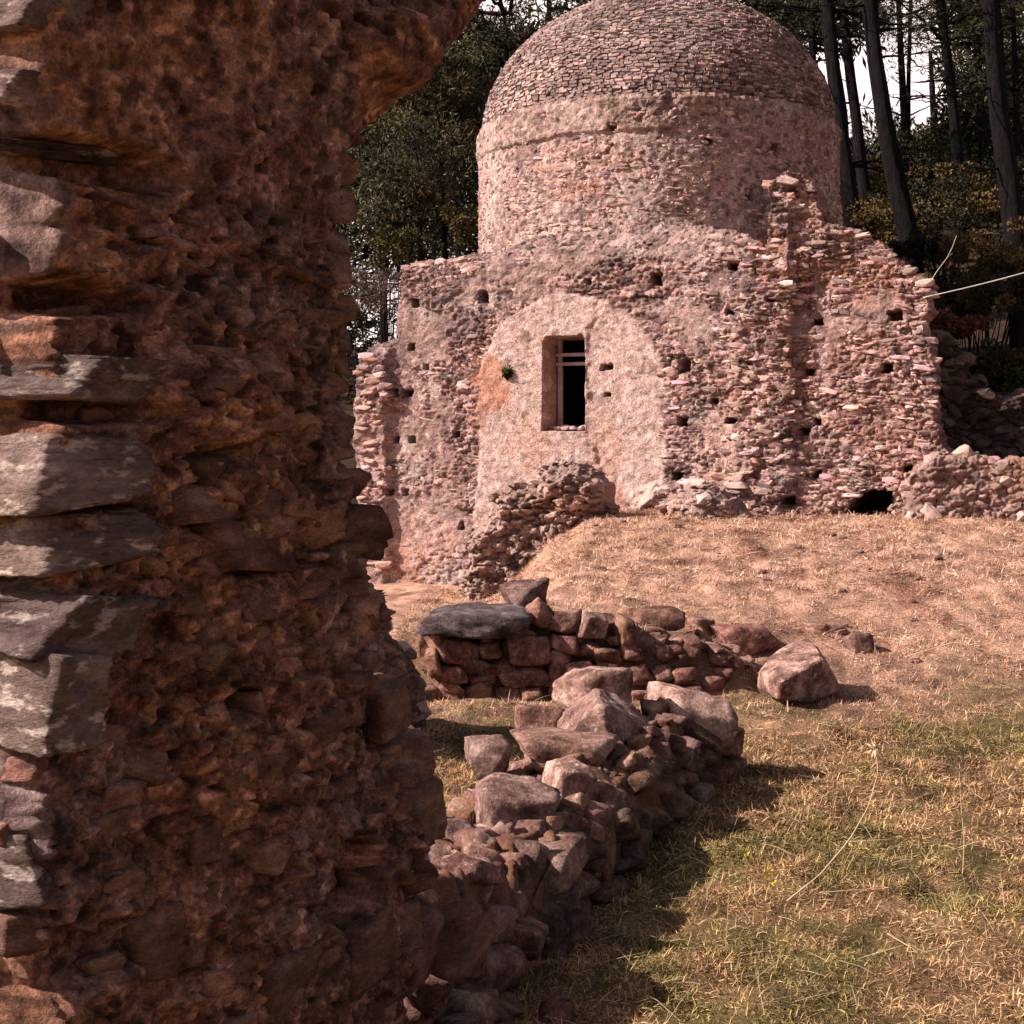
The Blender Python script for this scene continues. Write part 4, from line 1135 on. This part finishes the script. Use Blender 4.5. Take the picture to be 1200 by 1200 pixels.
for (b, d, dep, lab, seed, rot, tint) in [
    ((655, 778, 745, 838), 6.80, 0.34, "rounded pale boulder at the very top of the broken footing", 401, (0, 0, 0.3), (1.2, 1.15, 1.1)),
    ((760, 808, 858, 886), 6.95, 0.36, "large light boulder with dark hollows at the far end of the footing", 403, (0, 0.1, 0.2), (1.3, 1.25, 1.2)),
    ((604, 824, 664, 864), 6.65, 0.26, "flat reddish brown stone left of the sharp edged boulder", 404, (0, 0, 0), (0.95, 0.8, 0.7)),
    ((600, 856, 722, 904), 5.95, 0.40, "long flat brown boulder below the sharp edged one", 405, (0, 0.08, 0.1), (0.9, 0.8, 0.75)),
    ((545, 864, 600, 906), 5.75, 0.22, "grey block at the footing's left edge near the sunny grass", 406, (0, 0, 0.2), (0.9, 0.88, 0.88)),
    ((632, 893, 700, 956), 5.45, 0.26, "whitish boulder with a rounded top on the footing's middle", 407, (0, 0, 0.4), (1.35, 1.3, 1.25)),
    ((556, 917, 658, 986), 5.05, 0.30, "broad grey boulder with a shaded front in the footing's middle", 408, (0.1, 0.1, 0.1), (0.95, 0.9, 0.9)),
    ((556, 975, 632, 1012), 4.70, 0.28, "flat pale slab below the broad grey boulder", 409, (0, 0.05, 0.2), (1.2, 1.1, 1.05)),
    ((526, 1014, 576, 1050), 4.25, 0.16, "small pale angular stone at the near end of the footing", 410, (0.2, 0.3, 0.2), (1.45, 1.3, 1.2)),
    ((522, 960, 556, 992), 4.75, 0.14, "small dark grey stone beside the jamb", 411, (0, 0.1, 0), (0.7, 0.7, 0.72)),
    ((712, 862, 790, 932), 6.35, 0.30, "shaded brown block under the sharp edged boulder", 412, (0, 0, 0.3), (0.85, 0.7, 0.62)),
    ((664, 915, 742, 1000), 5.75, 0.30, "big reddish block low on the footing's shaded side", 413, (0, 0, 0.3), (0.8, 0.62, 0.55))]:
    boulder(*b, d, dep, lab, seed, rot, tint, FB)
hull_boulder([(699, 804, 6.50), (707, 806, 6.58), (650, 858, 6.42), (656, 872, 6.22), (703, 825, 6.12), (722, 876, 6.10), (768, 856, 6.40), (756, 838, 6.62), (744, 826, 6.66), (690, 860, 6.80), (652, 842, 6.62), (740, 870, 6.75)],
             "sharp edged boulder leaning with a dark triangular face", (1.05, 0.98, 0.97), FB, seed=31)

def ground_d(px, py, d0=7.0, d1=16.0):
    """the distance at which the sight line through a pixel meets the terrain"""
    for d in np.arange(d0, d1, 0.03):
        p = at(px, py, d)
        if p[2] <= float(gz(p[0], p[1])): return float(d)
    return d1

# low dry-stone retaining wall holding the bank
PLR = Plane(680, 9.12, -3)
ret = thing("retaining_wall", tuple(PLR.P(0, 0, 0)), "low dry stone wall of dark blocks holding up the grassy bank", "wall")
RL = Matrix.Translation(-Vector(ret.location))
rp = PLR.poly([(488, 850), (492, 735), (560, 738), (640, 735), (720, 735), (800, 750), (852, 770), (862, 800), (800, 830), (700, 850)])
V, Fc, C = relief(PLR, 0.012, rp, lambda u, v: -0.12 + 0.03 * fbm(u * 6, v * 6, 0, 4, 5), lambda u, v, w: np.array([0.9, 0.8, 0.75]) * (0.8 + 0.4 * fbm(u * 5, v * 5, 0, 3, 6))[:, None], 0.35, warp=0.02, seed=4)
o = link("earth_core", mk_mesh("earth_core", V, Fc, M["earth"], C), ret); o.matrix_basis = RL
rpool = Pool("stone", 10, 3, M["boulder"], 440, planes=9, rough=0.06, boxy=0.9, soft=40, cut=(0.92, 1.2))
def ret_stone(x0, y0, x1, y1, tint, out=0.0, jit=0.13):
    (u0, v1), (u1, v0) = PLR.uv(x0, y0), PLR.uv(x1, y1)
    o = link("stone", rpool.pick(), ret)
    o.matrix_basis = RL @ frame_mat(PLR.P((u0 + u1) / 2, (v0 + v1) / 2, -0.05 + out), PLR.U, PLR.N, (0, 0, 1), (u1 - u0, 0.24, v1 - v0), jit)
    o.color = (*tint, 1)
BR = np.array([0.80, 0.66, 0.60])
for x0, y0, x1, y1 in [(500, 742, 560, 776), (556, 750, 586, 772), (584, 744, 646, 782), (584, 780, 650, 806), (514, 776, 548, 800), (545, 772, 582, 800), (640, 760, 672, 792), (655, 745, 682, 770), (660, 775, 700, 800), (694, 755, 728, 778), (725, 752, 750, 776), (700, 778, 730, 800),
                        (612, 802, 642, 830), (580, 804, 612, 828), (545, 800, 582, 830), (515, 800, 546, 828), (640, 798, 668, 820), (762, 780, 786, 802), (785, 780, 818, 806), (735, 782, 764, 806), (755, 800, 790, 820), (790, 802, 826, 822), (668, 800, 706, 822),
                        (722, 722, 742, 756), (560, 826, 610, 850), (510, 826, 560, 850), (610, 828, 660, 850), (820, 790, 850, 812), (500, 760, 516, 790)]:
    ret_stone(x0 - 1, y0 - 1, x1 + 1, y1 + 1, BR * rng.uniform(0.75, 1.15) * np.array([1, rng.uniform(0.9, 1), rng.uniform(0.85, 1)]), rng.normal() * 0.015)
for _ in range(70):
    x, y = rng.uniform(500, 850), rng.uniform(745, 830); k = rng.uniform(8, 16)
    ret_stone(x - k, y - k * 0.6, x + k, y + k * 0.6, BR * rng.uniform(0.7, 1.2), -0.03, 0.2)
RB = "rocks lying along the top of the retaining wall"
for (b, d, dep, lab, seed, rot, tint) in [
    ((490, 709, 620, 747), 9.15, 0.42, "long blue grey slab on the left end of the low retaining wall", 461, (0, 0.05, 0.1), (0.42, 0.50, 0.60)),
    ((588, 677, 644, 722), 9.45, 0.26, "upright dark grey block behind the long blue grey slab", 462, (0.1, 0.1, 0.4), (0.68, 0.64, 0.66)),
    ((615, 702, 650, 738), 9.18, 0.18, "reddish stone leaning against the upright dark grey block", 463, (0, -0.75, 0.2), (0.85, 0.65, 0.58)),
    ((642, 714, 682, 742), 9.22, 0.22, "small brown stone right of the leaning reddish one", 464, (0, 0, 0), (0.75, 0.65, 0.6)),
    ((676, 717, 714, 752), 9.16, 0.20, "rounded grey stone with pale speckles on the retaining wall", 465, (0, 0.2, 0.4), (0.95, 0.92, 0.88)),
    ((720, 711, 804, 740), 9.75, 0.30, "low brown flat topped rock half sunk in the bank", 466, (0, 0, 0.1), (0.72, 0.58, 0.50)),
    ((834, 732, 910, 766), 9.65, 0.34, "dark red rock with a flat sunny top beside the big pale boulder", 467, (0, 0.05, 0.3), (0.85, 0.62, 0.58)),
    ((942, 729, 992, 744), 9.9, 0.24, "thin pale slab lying behind the big pale boulder", 469, (0, 0, 0.1), (1.15, 1.0, 0.92)),
    ((990, 742, 1022, 766), 9.5, 0.18, "small dark stone lying right of the thin pale slab", 470, (0, 0, 0.2), (0.6, 0.52, 0.5)),
    ((806, 722, 838, 742), 9.9, 0.20, "small flat stone between the sunk brown rock and the red one", 471, (0, 0.1, 0), (0.9, 0.75, 0.68)),
    ((628, 1172, 668, 1196), 4.12, 0.10, "small flat brown stone in the shaded grass at the bottom", 472, (0, 0, 0.3), (0.95, 0.72, 0.62)),
    ((626, 1088, 664, 1106), 4.80, 0.12, "thin brown stone in the shade beside the footing", 473, (0, 0.1, 0.2), (0.8, 0.62, 0.55))]:
    if seed in (466, 467, 469, 470, 471, 472, 473):
        d = ground_d((b[0] + b[2]) / 2, b[3] - 3, 3.6)
    boulder(*b, d, dep, lab, seed, rot, tint)
hull_boulder([(886, 806, 9.05), (889, 786, 9.0), (905, 766, 9.15), (930, 752, 9.35), (945, 747, 9.35), (957, 756, 9.2), (964, 772, 8.85), (916, 798, 8.62), (912, 822, 8.72), (952, 824, 8.85), (986, 808, 9.05), (978, 790, 9.15), (970, 800, 9.5), (900, 800, 9.5)],
             "big pale angular boulder standing alone on the grass", (1.25, 1.17, 1.12), None, 0.006, 33)
for k in range(40):                                                   # tumbled stones where the wall runs out into the bank
    px, d = rng.uniform(700, 880), rng.uniform(8.9, 10.0); x = (px - CX) / F * d; sz = rng.uniform(0.05, 0.15)
    o = link("stone", rpool.pick(), ret)
    o.matrix_basis = RL @ frame_mat((x, d, float(gz(x, d)) + sz * 0.15), (1, 0, 0), (0, 1, 0), (0, 0, 1), (sz * 1.4, sz, sz * 0.7), 0.35)
    o.color = (*(BR * rng.uniform(0.8, 1.35)), 1)
pb = Acc()
for k in range(60):                                                   # pebbles on the bank
    px, d = rng.uniform(560, 1100), rng.uniform(9.4, 15)
    x = (px - CX) / F * d; z = float(gz(x, d)); sz = rng.uniform(0.02, 0.07)
    v, f = rock_np(700 + k, 2, planes=8)
    pb.add(v * (sz * 1.4, sz, sz * 0.7) + (x, d, z + sz * 0.15), f, np.array([1, .9, .85]) * rng.uniform(.6, 1.1))
tag(link("scattered_pebbles", pb.mesh("scattered_pebbles", M["boulder"])), "small loose pebbles lying in the dry grass of the bank", "pebbles", kind="stuff")

# ---------------------------------------------------------------- the near jamb, in shade, filling the left
PLN = Plane(600 + 1700 * (-0.28 / 3.2), 3.2, -63.0)
NZ = [(625, -110), (612, -60), (600, 0), (566, 45), (528, 88), (500, 120), (470, 152), (442, 190), (430, 250), (421, 310), (424, 350), (432, 385), (418, 430), (414, 470), (422, 510), (418, 560), (428, 590), (422, 625), (428, 660), (436, 700), (452, 735), (454, 800), (456, 850), (482, 872), (494, 915), (500, 1000), (494, 1060), (500, 1120), (498, 1300)]
npoly = PLN.poly(NZ)
u_min = -1.06
npoly = npoly + [(u_min, npoly[-1][1]), (u_min, npoly[0][1])]
SK = (len(npoly) - 3, len(npoly) - 2, len(npoly) - 1)
jamb = thing("ruined_jamb", tuple(PLN.P(0, 0, 0)), "tall shaded wall end of brown rubble and mortar filling the left of the view", "wall")
JL = Matrix.Translation(-Vector(jamb.location))
def nblob(u, v, px, py, rx, ry, s=0):
    a, b = PLN.uv(px, py); dd = 2.8
    r = np.hypot((u - a) / (rx / F * dd * 1.5), (v - b) / (ry / F * dd)) + 0.35 * fbm(u * 9, v * 9, 0, 4, 190 + s)
    return 1 - sstep(0.6, 1.1, r)
def near_h(u, v):
    e = edge_dist(npoly, u, v, SK)
    k = np.clip(1 - e / 0.14, 0, 1)
    w = -0.14 * (1 - np.sqrt(np.clip(1 - k * k, 0, 1)))
    lf = np.maximum(-0.95 - u + 0.05 * fbm(v * 3, v, 0, 3, 220), 0)
    w = w - 6.0 * lf                                 # the corner turns away on the left
    up = sstep(1.95, 2.15, v + 0.15 * fbm(u * 3, v * 3, 0, 3, 201))   # above, thick mortar hides the stones
    st, j, cid = stone_relief(u, v, 0.15, 0.085, 202, 0.022)
    st2, j2, _ = stone_relief(u, v, 0.050, 0.034, 207, 0.015)
    m = sstep(-0.1, 0.3, fbm(u * 4, v * 4.5, 0, 3, 203))
    grit = vn(u * 75, v * 95, 0, 230); pit = sstep(0.30, 0.55, vn(u * 38, v * 52, 0, 231)) * sstep(-0.1, 0.3, fbm(u * 5, v * 6, 0, 3, 232))
    w = w + (1 - 0.7 * up) * (st * m + st2 * (1 - 0.6 * m)) + 0.032 * fbm(u * 2.6, v * 3.2, 0, 3, 204) + 0.014 * fbm(u * 17, v * 20, 0, 4, 205, 0.65) + 0.007 * grit - 0.022 * pit
    w = w - 0.045 * sstep(-0.50, -0.70, u + 0.05 * fbm(v * 6, v, 0, 2, 233)) * sstep(2.45, 2.3, v)
    for (px, py, rx, ry, dep) in ((418, 1035, 42, 60, 0.16), (90, 345, 95, 22, 0.12), (115, 480, 95, 17, 0.10), (150, 188, 80, 26, 0.10), (268, 205, 11, 15, 0.10), (285, 825, 22, 22, 0.08), (70, 600, 100, 6, 0.10), (60, 150, 60, 10, 0.06), (120, 1130, 90, 40, 0.06), (440, 805, 14, 20, 0.06), (330, 665, 90, 6, 0.04), (395, 610, 10, 14, 0.05), (250, 530, 30, 12, 0.05), (210, 840, 14, 10, .05), (360, 730, 14, 10, .05)):
        w = w - dep * nblob(u, v, px, py, rx, ry, s=px % 9)
    w = w + 0.07 * nblob(u, v, 460, 60, 60, 60) + 0.05 * nblob(u, v, 255, 470, 70, 60, s=3) + 0.05 * nblob(u, v, 490, 980, 40, 110, s=2)
    return w
def near_c(u, v, w):
    _, j, cid = stone_relief(u, v, 0.15, 0.062, 202, 0.034)
    n = fbm(u * 5, v * 5, 0, 4, 211)
    pit = sstep(0.30, 0.55, vn(u * 38, v * 52, 0, 231))
    hue = np.where((cid > 0.7)[:, None], np.array([0.95, 0.90, 0.92]), np.where((cid < 0.25)[:, None], np.array([1.2, 0.93, 0.80]), np.array([1.0, 0.92, 0.88])))
    c = hue * (0.72 + 0.5 * cid + 0.35 * n)[:, None]
    o = sstep(-0.1, 0.5, fbm(u * 2, v * 2, 0, 3, 212) + 0.55 * nblob(u, v, 470, 90, 90, 130, s=5) + 0.3 * sstep(1.9, 2.3, v) + 0.45 * nblob(u, v, 280, 440, 90, 70, s=6))[:, None]  # ochre patches; warm bounced light on the upper arch painted in too
    c = c * (1 - o) + np.array([1.35, 1.05, 0.82]) * (1 + 0.3 * n)[:, None] * o
    pm = sstep(0.05, 0.45, fbm(u * 3.2 + 7, v * 3.2, 0, 4, 240))[:, None]
    c = c * (1 - 0.7 * pm) + np.array([1.75, 1.45, 1.38]) * (1 + 0.4 * fbm(u * 22, v * 25, 0, 3, 242))[:, None] * 0.7 * pm
    gr_ = sstep(0.35, 0.6, vn(u * 60, v * 75, 0, 241))[:, None]
    c = c * (1 + 0.8 * gr_) * (1 - 0.55 * pit)[:, None]
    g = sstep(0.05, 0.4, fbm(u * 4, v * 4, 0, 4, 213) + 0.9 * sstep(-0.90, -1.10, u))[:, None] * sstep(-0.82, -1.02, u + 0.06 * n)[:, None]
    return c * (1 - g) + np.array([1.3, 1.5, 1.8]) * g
V, Fc, C = relief(PLN, 0.0058, npoly, near_h, near_c, 0.35, warp=0.025, seed=20, warp_f=14)
o = link("rubble_core", mk_mesh("rubble_core", V, Fc, M["near_core"], C), jamb); o.matrix_basis = JL
npool = Pool("stone", 14, 4, M["near_stone"], 520, planes=9, rough=0.05, boxy=0.85, soft=110, cut=(0.88, 1.15))
qpool = Pool("stone", 8, 5, M["quoin"], 560, planes=8, rough=0.06, boxy=1.15, soft=60, cut=(1.0, 1.25), strata=0.02)
def jamb_stone(x0, y0, x1, y1, tint=(1, 1, 1), out=0.03, dep=0.16, pool=npool, roll=0.0, name="stone", jit=0.08):
    (u0, v1), (u1, v0) = PLN.uv(x0, y0), PLN.uv(x1, y1)
    uc, vc = (u0 + u1) / 2, (v0 + v1) / 2
    w = float(np.median(near_h(np.linspace(u0, u1, 9), np.full(9, vc))))
    X = Vector(PLN.U) * math.cos(roll) + Vector((0, 0, 1)) * math.sin(roll)
    Z = -Vector(PLN.U) * math.sin(roll) + Vector((0, 0, 1)) * math.cos(roll)
    o = link(name, pool.pick(), jamb)
    o.matrix_basis = JL @ frame_mat(PLN.P(uc, vc, w + out - dep / 2), X, PLN.N, Z, (u1 - u0, dep, v1 - v0), jit)
    o.color = (*tint, 1)
for (b, tint, out, dep, roll) in [((48, 398, 192, 478), (0.9, 0.85, 0.82), 0.085, 0.36, -0.08), ((52, 504, 168, 598), (1.0, 0.9, 0.82), 0.085, 0.36, 0.02), ((60, 604, 178, 664), (1.15, 1.05, 0.95), 0.07, 0.34, 0.0), ((52, 664, 190, 706), (0.9, 0.82, 0.78), 0.025, 0.28, 0.03),
                             ((52, 700, 180, 760), (0.85, 0.8, 0.78), 0.06, 0.34, -0.02), ((52, 764, 128, 872), (1.05, 0.98, 0.92), 0.06, 0.34, 0.05), ((20, 884, 90, 985), (1.2, 1.1, 1.05), 0.025, 0.26, 0.1), ((52, 985, 120, 1066), (0.9, 0.85, 0.82), 0.025, 0.26, 0.08), ((52, 1100, 105, 1200), (0.85, 0.8, 0.8), 0.025, 0.28, 0.1),
                             ((52, 62, 112, 128), (1.1, 1.0, 0.98), 0.025, 0.24, -0.1), ((52, -30, 130, 50), (1.1, 1.0, 1.0), 0.025, 0.24, 0.05), ((52, 128, 200, 192), (0.62, 0.52, 0.46), 0.03, 0.26, -0.03), ((2, 152, 76, 204), (1.9, 1.8, 1.75), 0.07, 0.2, -0.35), ((20, 196, 90, 236), (1.1, 0.95, 0.9), 0.05, 0.2, -0.3), ((52, 250, 110, 320), (0.9, 0.75, 0.66), 0.03, 0.24, 0), ((52, 366, 110, 400), (0.85, 0.75, 0.7), 0.025, 0.24, 0.05)]:
    jamb_stone(*b, tint=tint, out=out, dep=dep, roll=roll, pool=qpool, jit=0.04)
BW = np.array([1.0, 0.9, 0.82])
for (b, k, out, roll) in [((286, 408, 352, 466), 1.2, 0.03, 0.1), ((280, 464, 346, 502), 1.2, 0.03, 0.0), ((232, 530, 322, 562), 0.7, 0.03, 0), ((214, 564, 306, 612), 1.0, 0.03, 0), ((300, 564, 356, 628), 1.0, 0.03, 0.5), ((234, 620, 368, 668), 0.72, 0.04, -0.06), ((278, 690, 345, 722), 1.0, 0.03, -0.15), ((372, 722, 458, 792), 1.35, 0.05, 0.45),
                    ((396, 594, 452, 652), 0.55, 0.08, -0.1), ((378, 556, 436, 592), 0.9, 0.05, 0.0), ((356, 590, 398, 640), 1.25, 0.04, 0.2), ((205, 275, 276, 306), 1.2, 0.03, 0), ((225, 300, 270, 322), 1.3, 0.03, 0), ((340, 480, 376, 520), 1.1, 0.03, 0.2), ((376, 470, 420, 500), 0.9, 0.04, 0), ((355, 520, 420, 545), 0.95, 0.04, 0), ((370, 430, 415, 465), 1.1, 0.04, 0.1),
                    ((350, 640, 430, 668), 0.85, 0.04, 0.05), ((340, 668, 400, 700), 0.8, 0.03, 0), ((390, 670, 440, 705), 0.75, 0.05, 0), ((425, 695, 462, 740), 0.7, 0.06, 0.2), ((476, 1088, 532, 1152), 0.9, 0.06, 0.4), ((528, 1060, 572, 1150), 0.8, 0.05, 1.2), ((300, 720, 360, 760), 0.9, 0.03, 0), ((210, 680, 262, 720), 0.9, 0.02, 0), ((400, 790, 446, 822), 0.8, 0.04, 0), ((452, 800, 500, 860), 0.8, 0.05, 0.1), ((470, 870, 520, 920), 0.95, 0.05, 0.1), ((460, 930, 522, 975), 0.85, 0.05, 0), ((330, 1000, 372, 1030), 1.15, 0.03, 0),
                    ((260, 880, 330, 915), 0.9, 0.03, 0.05), ((160, 880, 230, 920), 0.95, 0.03, 0), ((120, 960, 200, 1000), 0.8, 0.03, 0.1), ((400, 1080, 470, 1130), 0.75, 0.04, 0.1), ((180, 1080, 260, 1130), 0.75, 0.03, 0), ((300, 1130, 380, 1180), 0.7, 0.03, 0.1), ((430, 385, 436, 400), 1, 0.02, 0), ((120, 215, 200, 245), 0.8, 0.02, -0.1), ((300, 300, 410, 345), 0.7, 0.02, -0.15), ((330, 350, 420, 392), 0.8, 0.03, 0.05), ((110, 640, 200, 662), 0.9, 0.03, 0)]:
    jamb_stone(*b, tint=BW * k * np.array([1, rng.uniform(.92, 1.02), rng.uniform(.88, 1.02)]), out=out * 0.65, roll=roll)
placed = []
for _ in range(4000):
    if len(placed) > 125: break
    x, y = rng.uniform(60, 520), rng.uniform(230, 1230)
    lim = float(np.interp(y, [p[1] for p in NZ], [p[0] for p in NZ]))
    if x > lim - 8: continue
    a = rng.uniform(8, 26) * (0.8 if y < 400 else 1.0); b = a * rng.uniform(0.4, 0.75)
    if any(abs(x - p[0]) < (a + p[2]) * 0.8 and abs(y - p[1]) < (b + p[3]) * 0.8 for p in placed): continue
    placed.append((x, y, a, b))
    jamb_stone(x - a, y - b, x + a, y + b, tint=BW * rng.uniform(0.65, 1.35) * np.array([1, rng.uniform(.9, 1.03), rng.uniform(.85, 1.03)]), out=rng.uniform(0.002, 0.018), dep=0.10, roll=rng.normal() * 0.2, jit=0.15)
for i in range(24):                                                   # stones breaking the outline of the edge
    y = 200 + i * 38 + rng.uniform(-12, 12)
    lim = float(np.interp(y, [p[1] for p in NZ], [p[0] for p in NZ])); a = rng.uniform(12, 26); b = rng.uniform(14, 28)
    jamb_stone(lim - a * 1.7, y - b, lim + rng.uniform(-12, -2), y + b, tint=BW * rng.uniform(0.6, 1.1), out=0.03, dep=0.16, roll=rng.normal() * 0.12)

# ---------------------------------------------------------------- grass
def blades(x, y, ln, wd, lean, cols, seed, flat, simple=False):
    r = np.random.default_rng(seed)
    n = len(x)
    z = gz(x, y)
    az = r.uniform(0, 2 * np.pi, n)
    el = np.where(r.random(n) < flat, r.uniform(0.0, 0.45, n), r.uniform(0.4, 1.2, n))
    t = np.stack([np.cos(az) * np.cos(el), np.sin(az) * np.cos(el), np.sin(el)], 1)
    s = np.stack([-np.sin(az), np.cos(az), r.normal(size=n) * 0.4], 1)
    b = np.stack([x, y, z - 0.004], 1)
    droop = np.array([0, 0, -1.0]) * (ln * lean * r.uniform(0, 1, n))[:, None]
    p1 = b + t * (ln * 0.55)[:, None]; p2 = b + t * ln[:, None] + droop
    w = wd[:, None]
    if simple:
        return np.stack([b - s * w, b + s * w, p2], 1).reshape(-1, 3), [np.arange(n)[:, None] * 3 + np.array([0, 1, 2])], np.repeat(cols, 3, axis=0)
    V = np.stack([b - s * w, b + s * w, p1 + s * w * 0.8, p1 - s * w * 0.8, p2], 1).reshape(-1, 3)
    i = np.arange(n)[:, None] * 5
    return V, [i + np.array([0, 1, 2, 3]), i + np.array([3, 2, 4])], np.repeat(cols, 5, axis=0)

def ok_ground(x, y):
    rx, ry = x - A0[0], y - A0[1]
    s = rx * AX[0] + ry * AX[1]; t = rx * SX[0] + ry * SX[1]
    on_foot = (np.abs(t) < 0.27) & (s > -0.2) & (s < LEN + 0.04)
    wy = PLW.O[1] + (x - PLW.O[0]) * (PLW.U[1] / PLW.U[0])
    return ~on_foot & (y < wy - 0.02) & ~((np.abs(y - 9.17) < 0.14) & (x > -0.62) & (x < 0.9))
acc = Acc()
rg = np.random.default_rng(99)
for k, (d0, d1, dens, l0, l1, wd) in enumerate([(3.7, 5.5, 40000, 0.015, 0.055, 0.0012), (5.5, 8.0, 22000, 0.02, 0.06, 0.0017), (8.0, 11.5, 13500, 0.02, 0.065, 0.0022), (11.5, 16.8, 8000, 0.025, 0.075, 0.0032)]):
    x0, x1 = -1.0, (1275 - CX) / F * d1 + 0.1
    n = int((x1 - x0) * (d1 - d0) * dens)
    x, y = rg.uniform(x0, x1, n), rg.uniform(d0, d1, n)
    px = CX + x / y * F
    m = (px > 390) & (px < 1275) & ok_ground(x, y)
    clump = fbm(x * 5, y * 5, 0, 3, 31)
    m &= rg.random(n) < 0.60 + 0.6 * clump
    x, y, clump = x[m], y[m], clump[m]; n = len(x)
    c = turf_colour(x, y)
    q = rg.random(n)
    c = np.where((q < 0.30)[:, None], np.clip(c * (1.75 if k < 2 else 1.5), 0, 0.72), c)
    c = np.where((q > 0.64)[:, None], c * np.array([0.40, 0.36, 0.30]), c)
    c = c * rg.uniform(0.65, 1.35, n)[:, None]
    ln = rg.uniform(l0, l1, n) * (1 + 0.8 * np.clip(clump, 0, 1))
    acc.add(*blades(x, y, ln, wd * rg.uniform(0.6, 1.5, n), 0.30, c, 7 + k, 0.80, k > 1))
    # longer straws
    n2 = int(n * 0.006); i2 = rg.integers(n, size=n2)
    acc.add(*blades(x[i2] + rg.normal(size=n2) * 0.02, y[i2] + rg.normal(size=n2) * 0.02, rg.uniform(0.10, 0.26, n2), wd * rg.uniform(0.6, 1.0, n2), 0.12, np.tile([0.44, 0.32, 0.21], (n2, 1)) * rg.uniform(0.7, 1.25, n2)[:, None], 70 + k, 0.93))
tag(link("grass", acc.mesh("grass", M["grass"], False)), "dry straw coloured and olive grass covering the bank and foreground", "grass", kind="stuff")

# tall dry stems standing out of the turf
def stem(name, pts, d0, d1, rad, label, head=None, side=None):
    n = len(pts)
    P = np.array([at(a, b, d0 + (d1 - d0) * i / (n - 1)) for i, (a, b) in enumerate(pts)])
    t = np.linspace(0, 1, 20); tk = np.linspace(0, 1, n)
    Q = np.stack([np.interp(t, tk, P[:, k]) for k in range(3)], 1)
    root = thing(name, tuple(Q[0]), label, "plant stem", "tall dry stems in the grass")
    a = Acc(); a.tube(Q - Q[0], rad * (1.15 - 0.7 * t), 6)
    link("stalk", a.mesh("stalk", M["straw"]), root)
    if side:
        R = np.array([at(a_, b_, d0 + (d1 - d0) * 0.4) for a_, b_ in side])
        a = Acc(); a.tube(R - Q[0], rad * 0.6, 5); link("side_shoot", a.mesh("side_shoot", M["straw"]), root)
    if head:
        V, Fq, C = leaves_np([Q[-1] - Q[0]], [0.02], 26, 0.02, 0.05, 0.004, [(0.9, 0.85, 0.8)], 5)
        link("seed_head", mk_mesh("seed_head", V, Fq, M["straw"], C * 1.4, False), root)
stem("dry_stem", [(922, 1056), (960, 1026), (995, 985), (1018, 945), (1029, 905), (1026, 876)], 4.95, 5.3, 0.0026, "long curved dry stem with a white tip arching over the grass", True, [(982, 1000), (994, 985), (999, 994), (990, 1012)])
stem("dry_stem", [(1128, 1030), (1130, 985), (1126, 940), (1124, 904)], 5.3, 5.4, 0.0018, "upright dry stem in the grass near the right border")
stem("dry_stem", [(1040, 1094), (1070, 1112), (1100, 1138)], 4.65, 4.5, 0.0018, "short straw lying slantwise low in the foreground grass")
stem("dry_stem", [(1060, 770), (1120, 752), (1175, 768), (1196, 772)], 9.2, 9.0, 0.003, "pale stem lying across the worn strip right of the big boulder")
stem("dry_stem", [(960, 1046), (1000, 1043), (1046, 1040)], 5.0, 5.0, 0.0018, "level straw under the long curved stem")
# small yellow flowers in the shade
fl = thing("yellow_flower", tuple(at(900, 1035, 5.15)), "small yellow flowering plant at the edge of the shadow on the grass", "flower")
q0 = np.array(fl.location); st_ = Acc(); pt = Acc()
for (px, py) in ((902, 1020), (898, 1030), (906, 1034), (894, 1042), (874, 1000)):
    tip = at(px, py, 5.15); b = np.array([tip[0], tip[1], gz(tip[0], tip[1])])
    st_.tube(np.array([b, (b + tip) / 2 + (0.004, 0, 0), tip]) - q0, 0.002, 5, c=(0.3, 0.4, 0.15))
    V, Fq, C = leaves_np([tip - q0], [0.006], 12, 0.008, 0.014, 0.003, [(1, 1, 1)], int(px)); pt.add(V, Fq, C)
link("stalk", st_.mesh("stalk", M["straw"]), fl); link("petals", pt.mesh("petals", M["petal"], False), fl)

# rope and pale twig at the right end of the chapel wall
u, v = PLW.uv(1082, 349); r0 = PLW.P(u, v, 0.02)
r1 = at(1260, 302, 15.2)
t = np.linspace(0, 1, 16)[:, None]
R = r0 + (r1 - r0) * t - np.array([0, 0, 0.02]) * np.sin(np.pi * t)
a = Acc(); a.tube(R - r0, 0.0065, 8)
tag(link("rope", a.mesh("rope", M["rope"]), loc=tuple(r0)), "taut white rope running right from the end of the chapel wall", "rope")
tw = np.array([at(a_, b_, 16.25) for a_, b_ in ((1088, 334), (1098, 318), (1110, 302), (1116, 290), (1121, 276))])
a = Acc(); a.tube(tw - tw[0], 0.006 * np.linspace(1, 0.5, 5), 6); a.tube(np.array([tw[2], tw[2] + (0.06, 0, 0.05)]) - tw[0], 0.003, 5)
tag(link("pale_twig", a.mesh("pale_twig", M["straw"]), loc=tuple(tw[0])), "thin pale bare twig rising from the right end of the chapel wall", "twig")
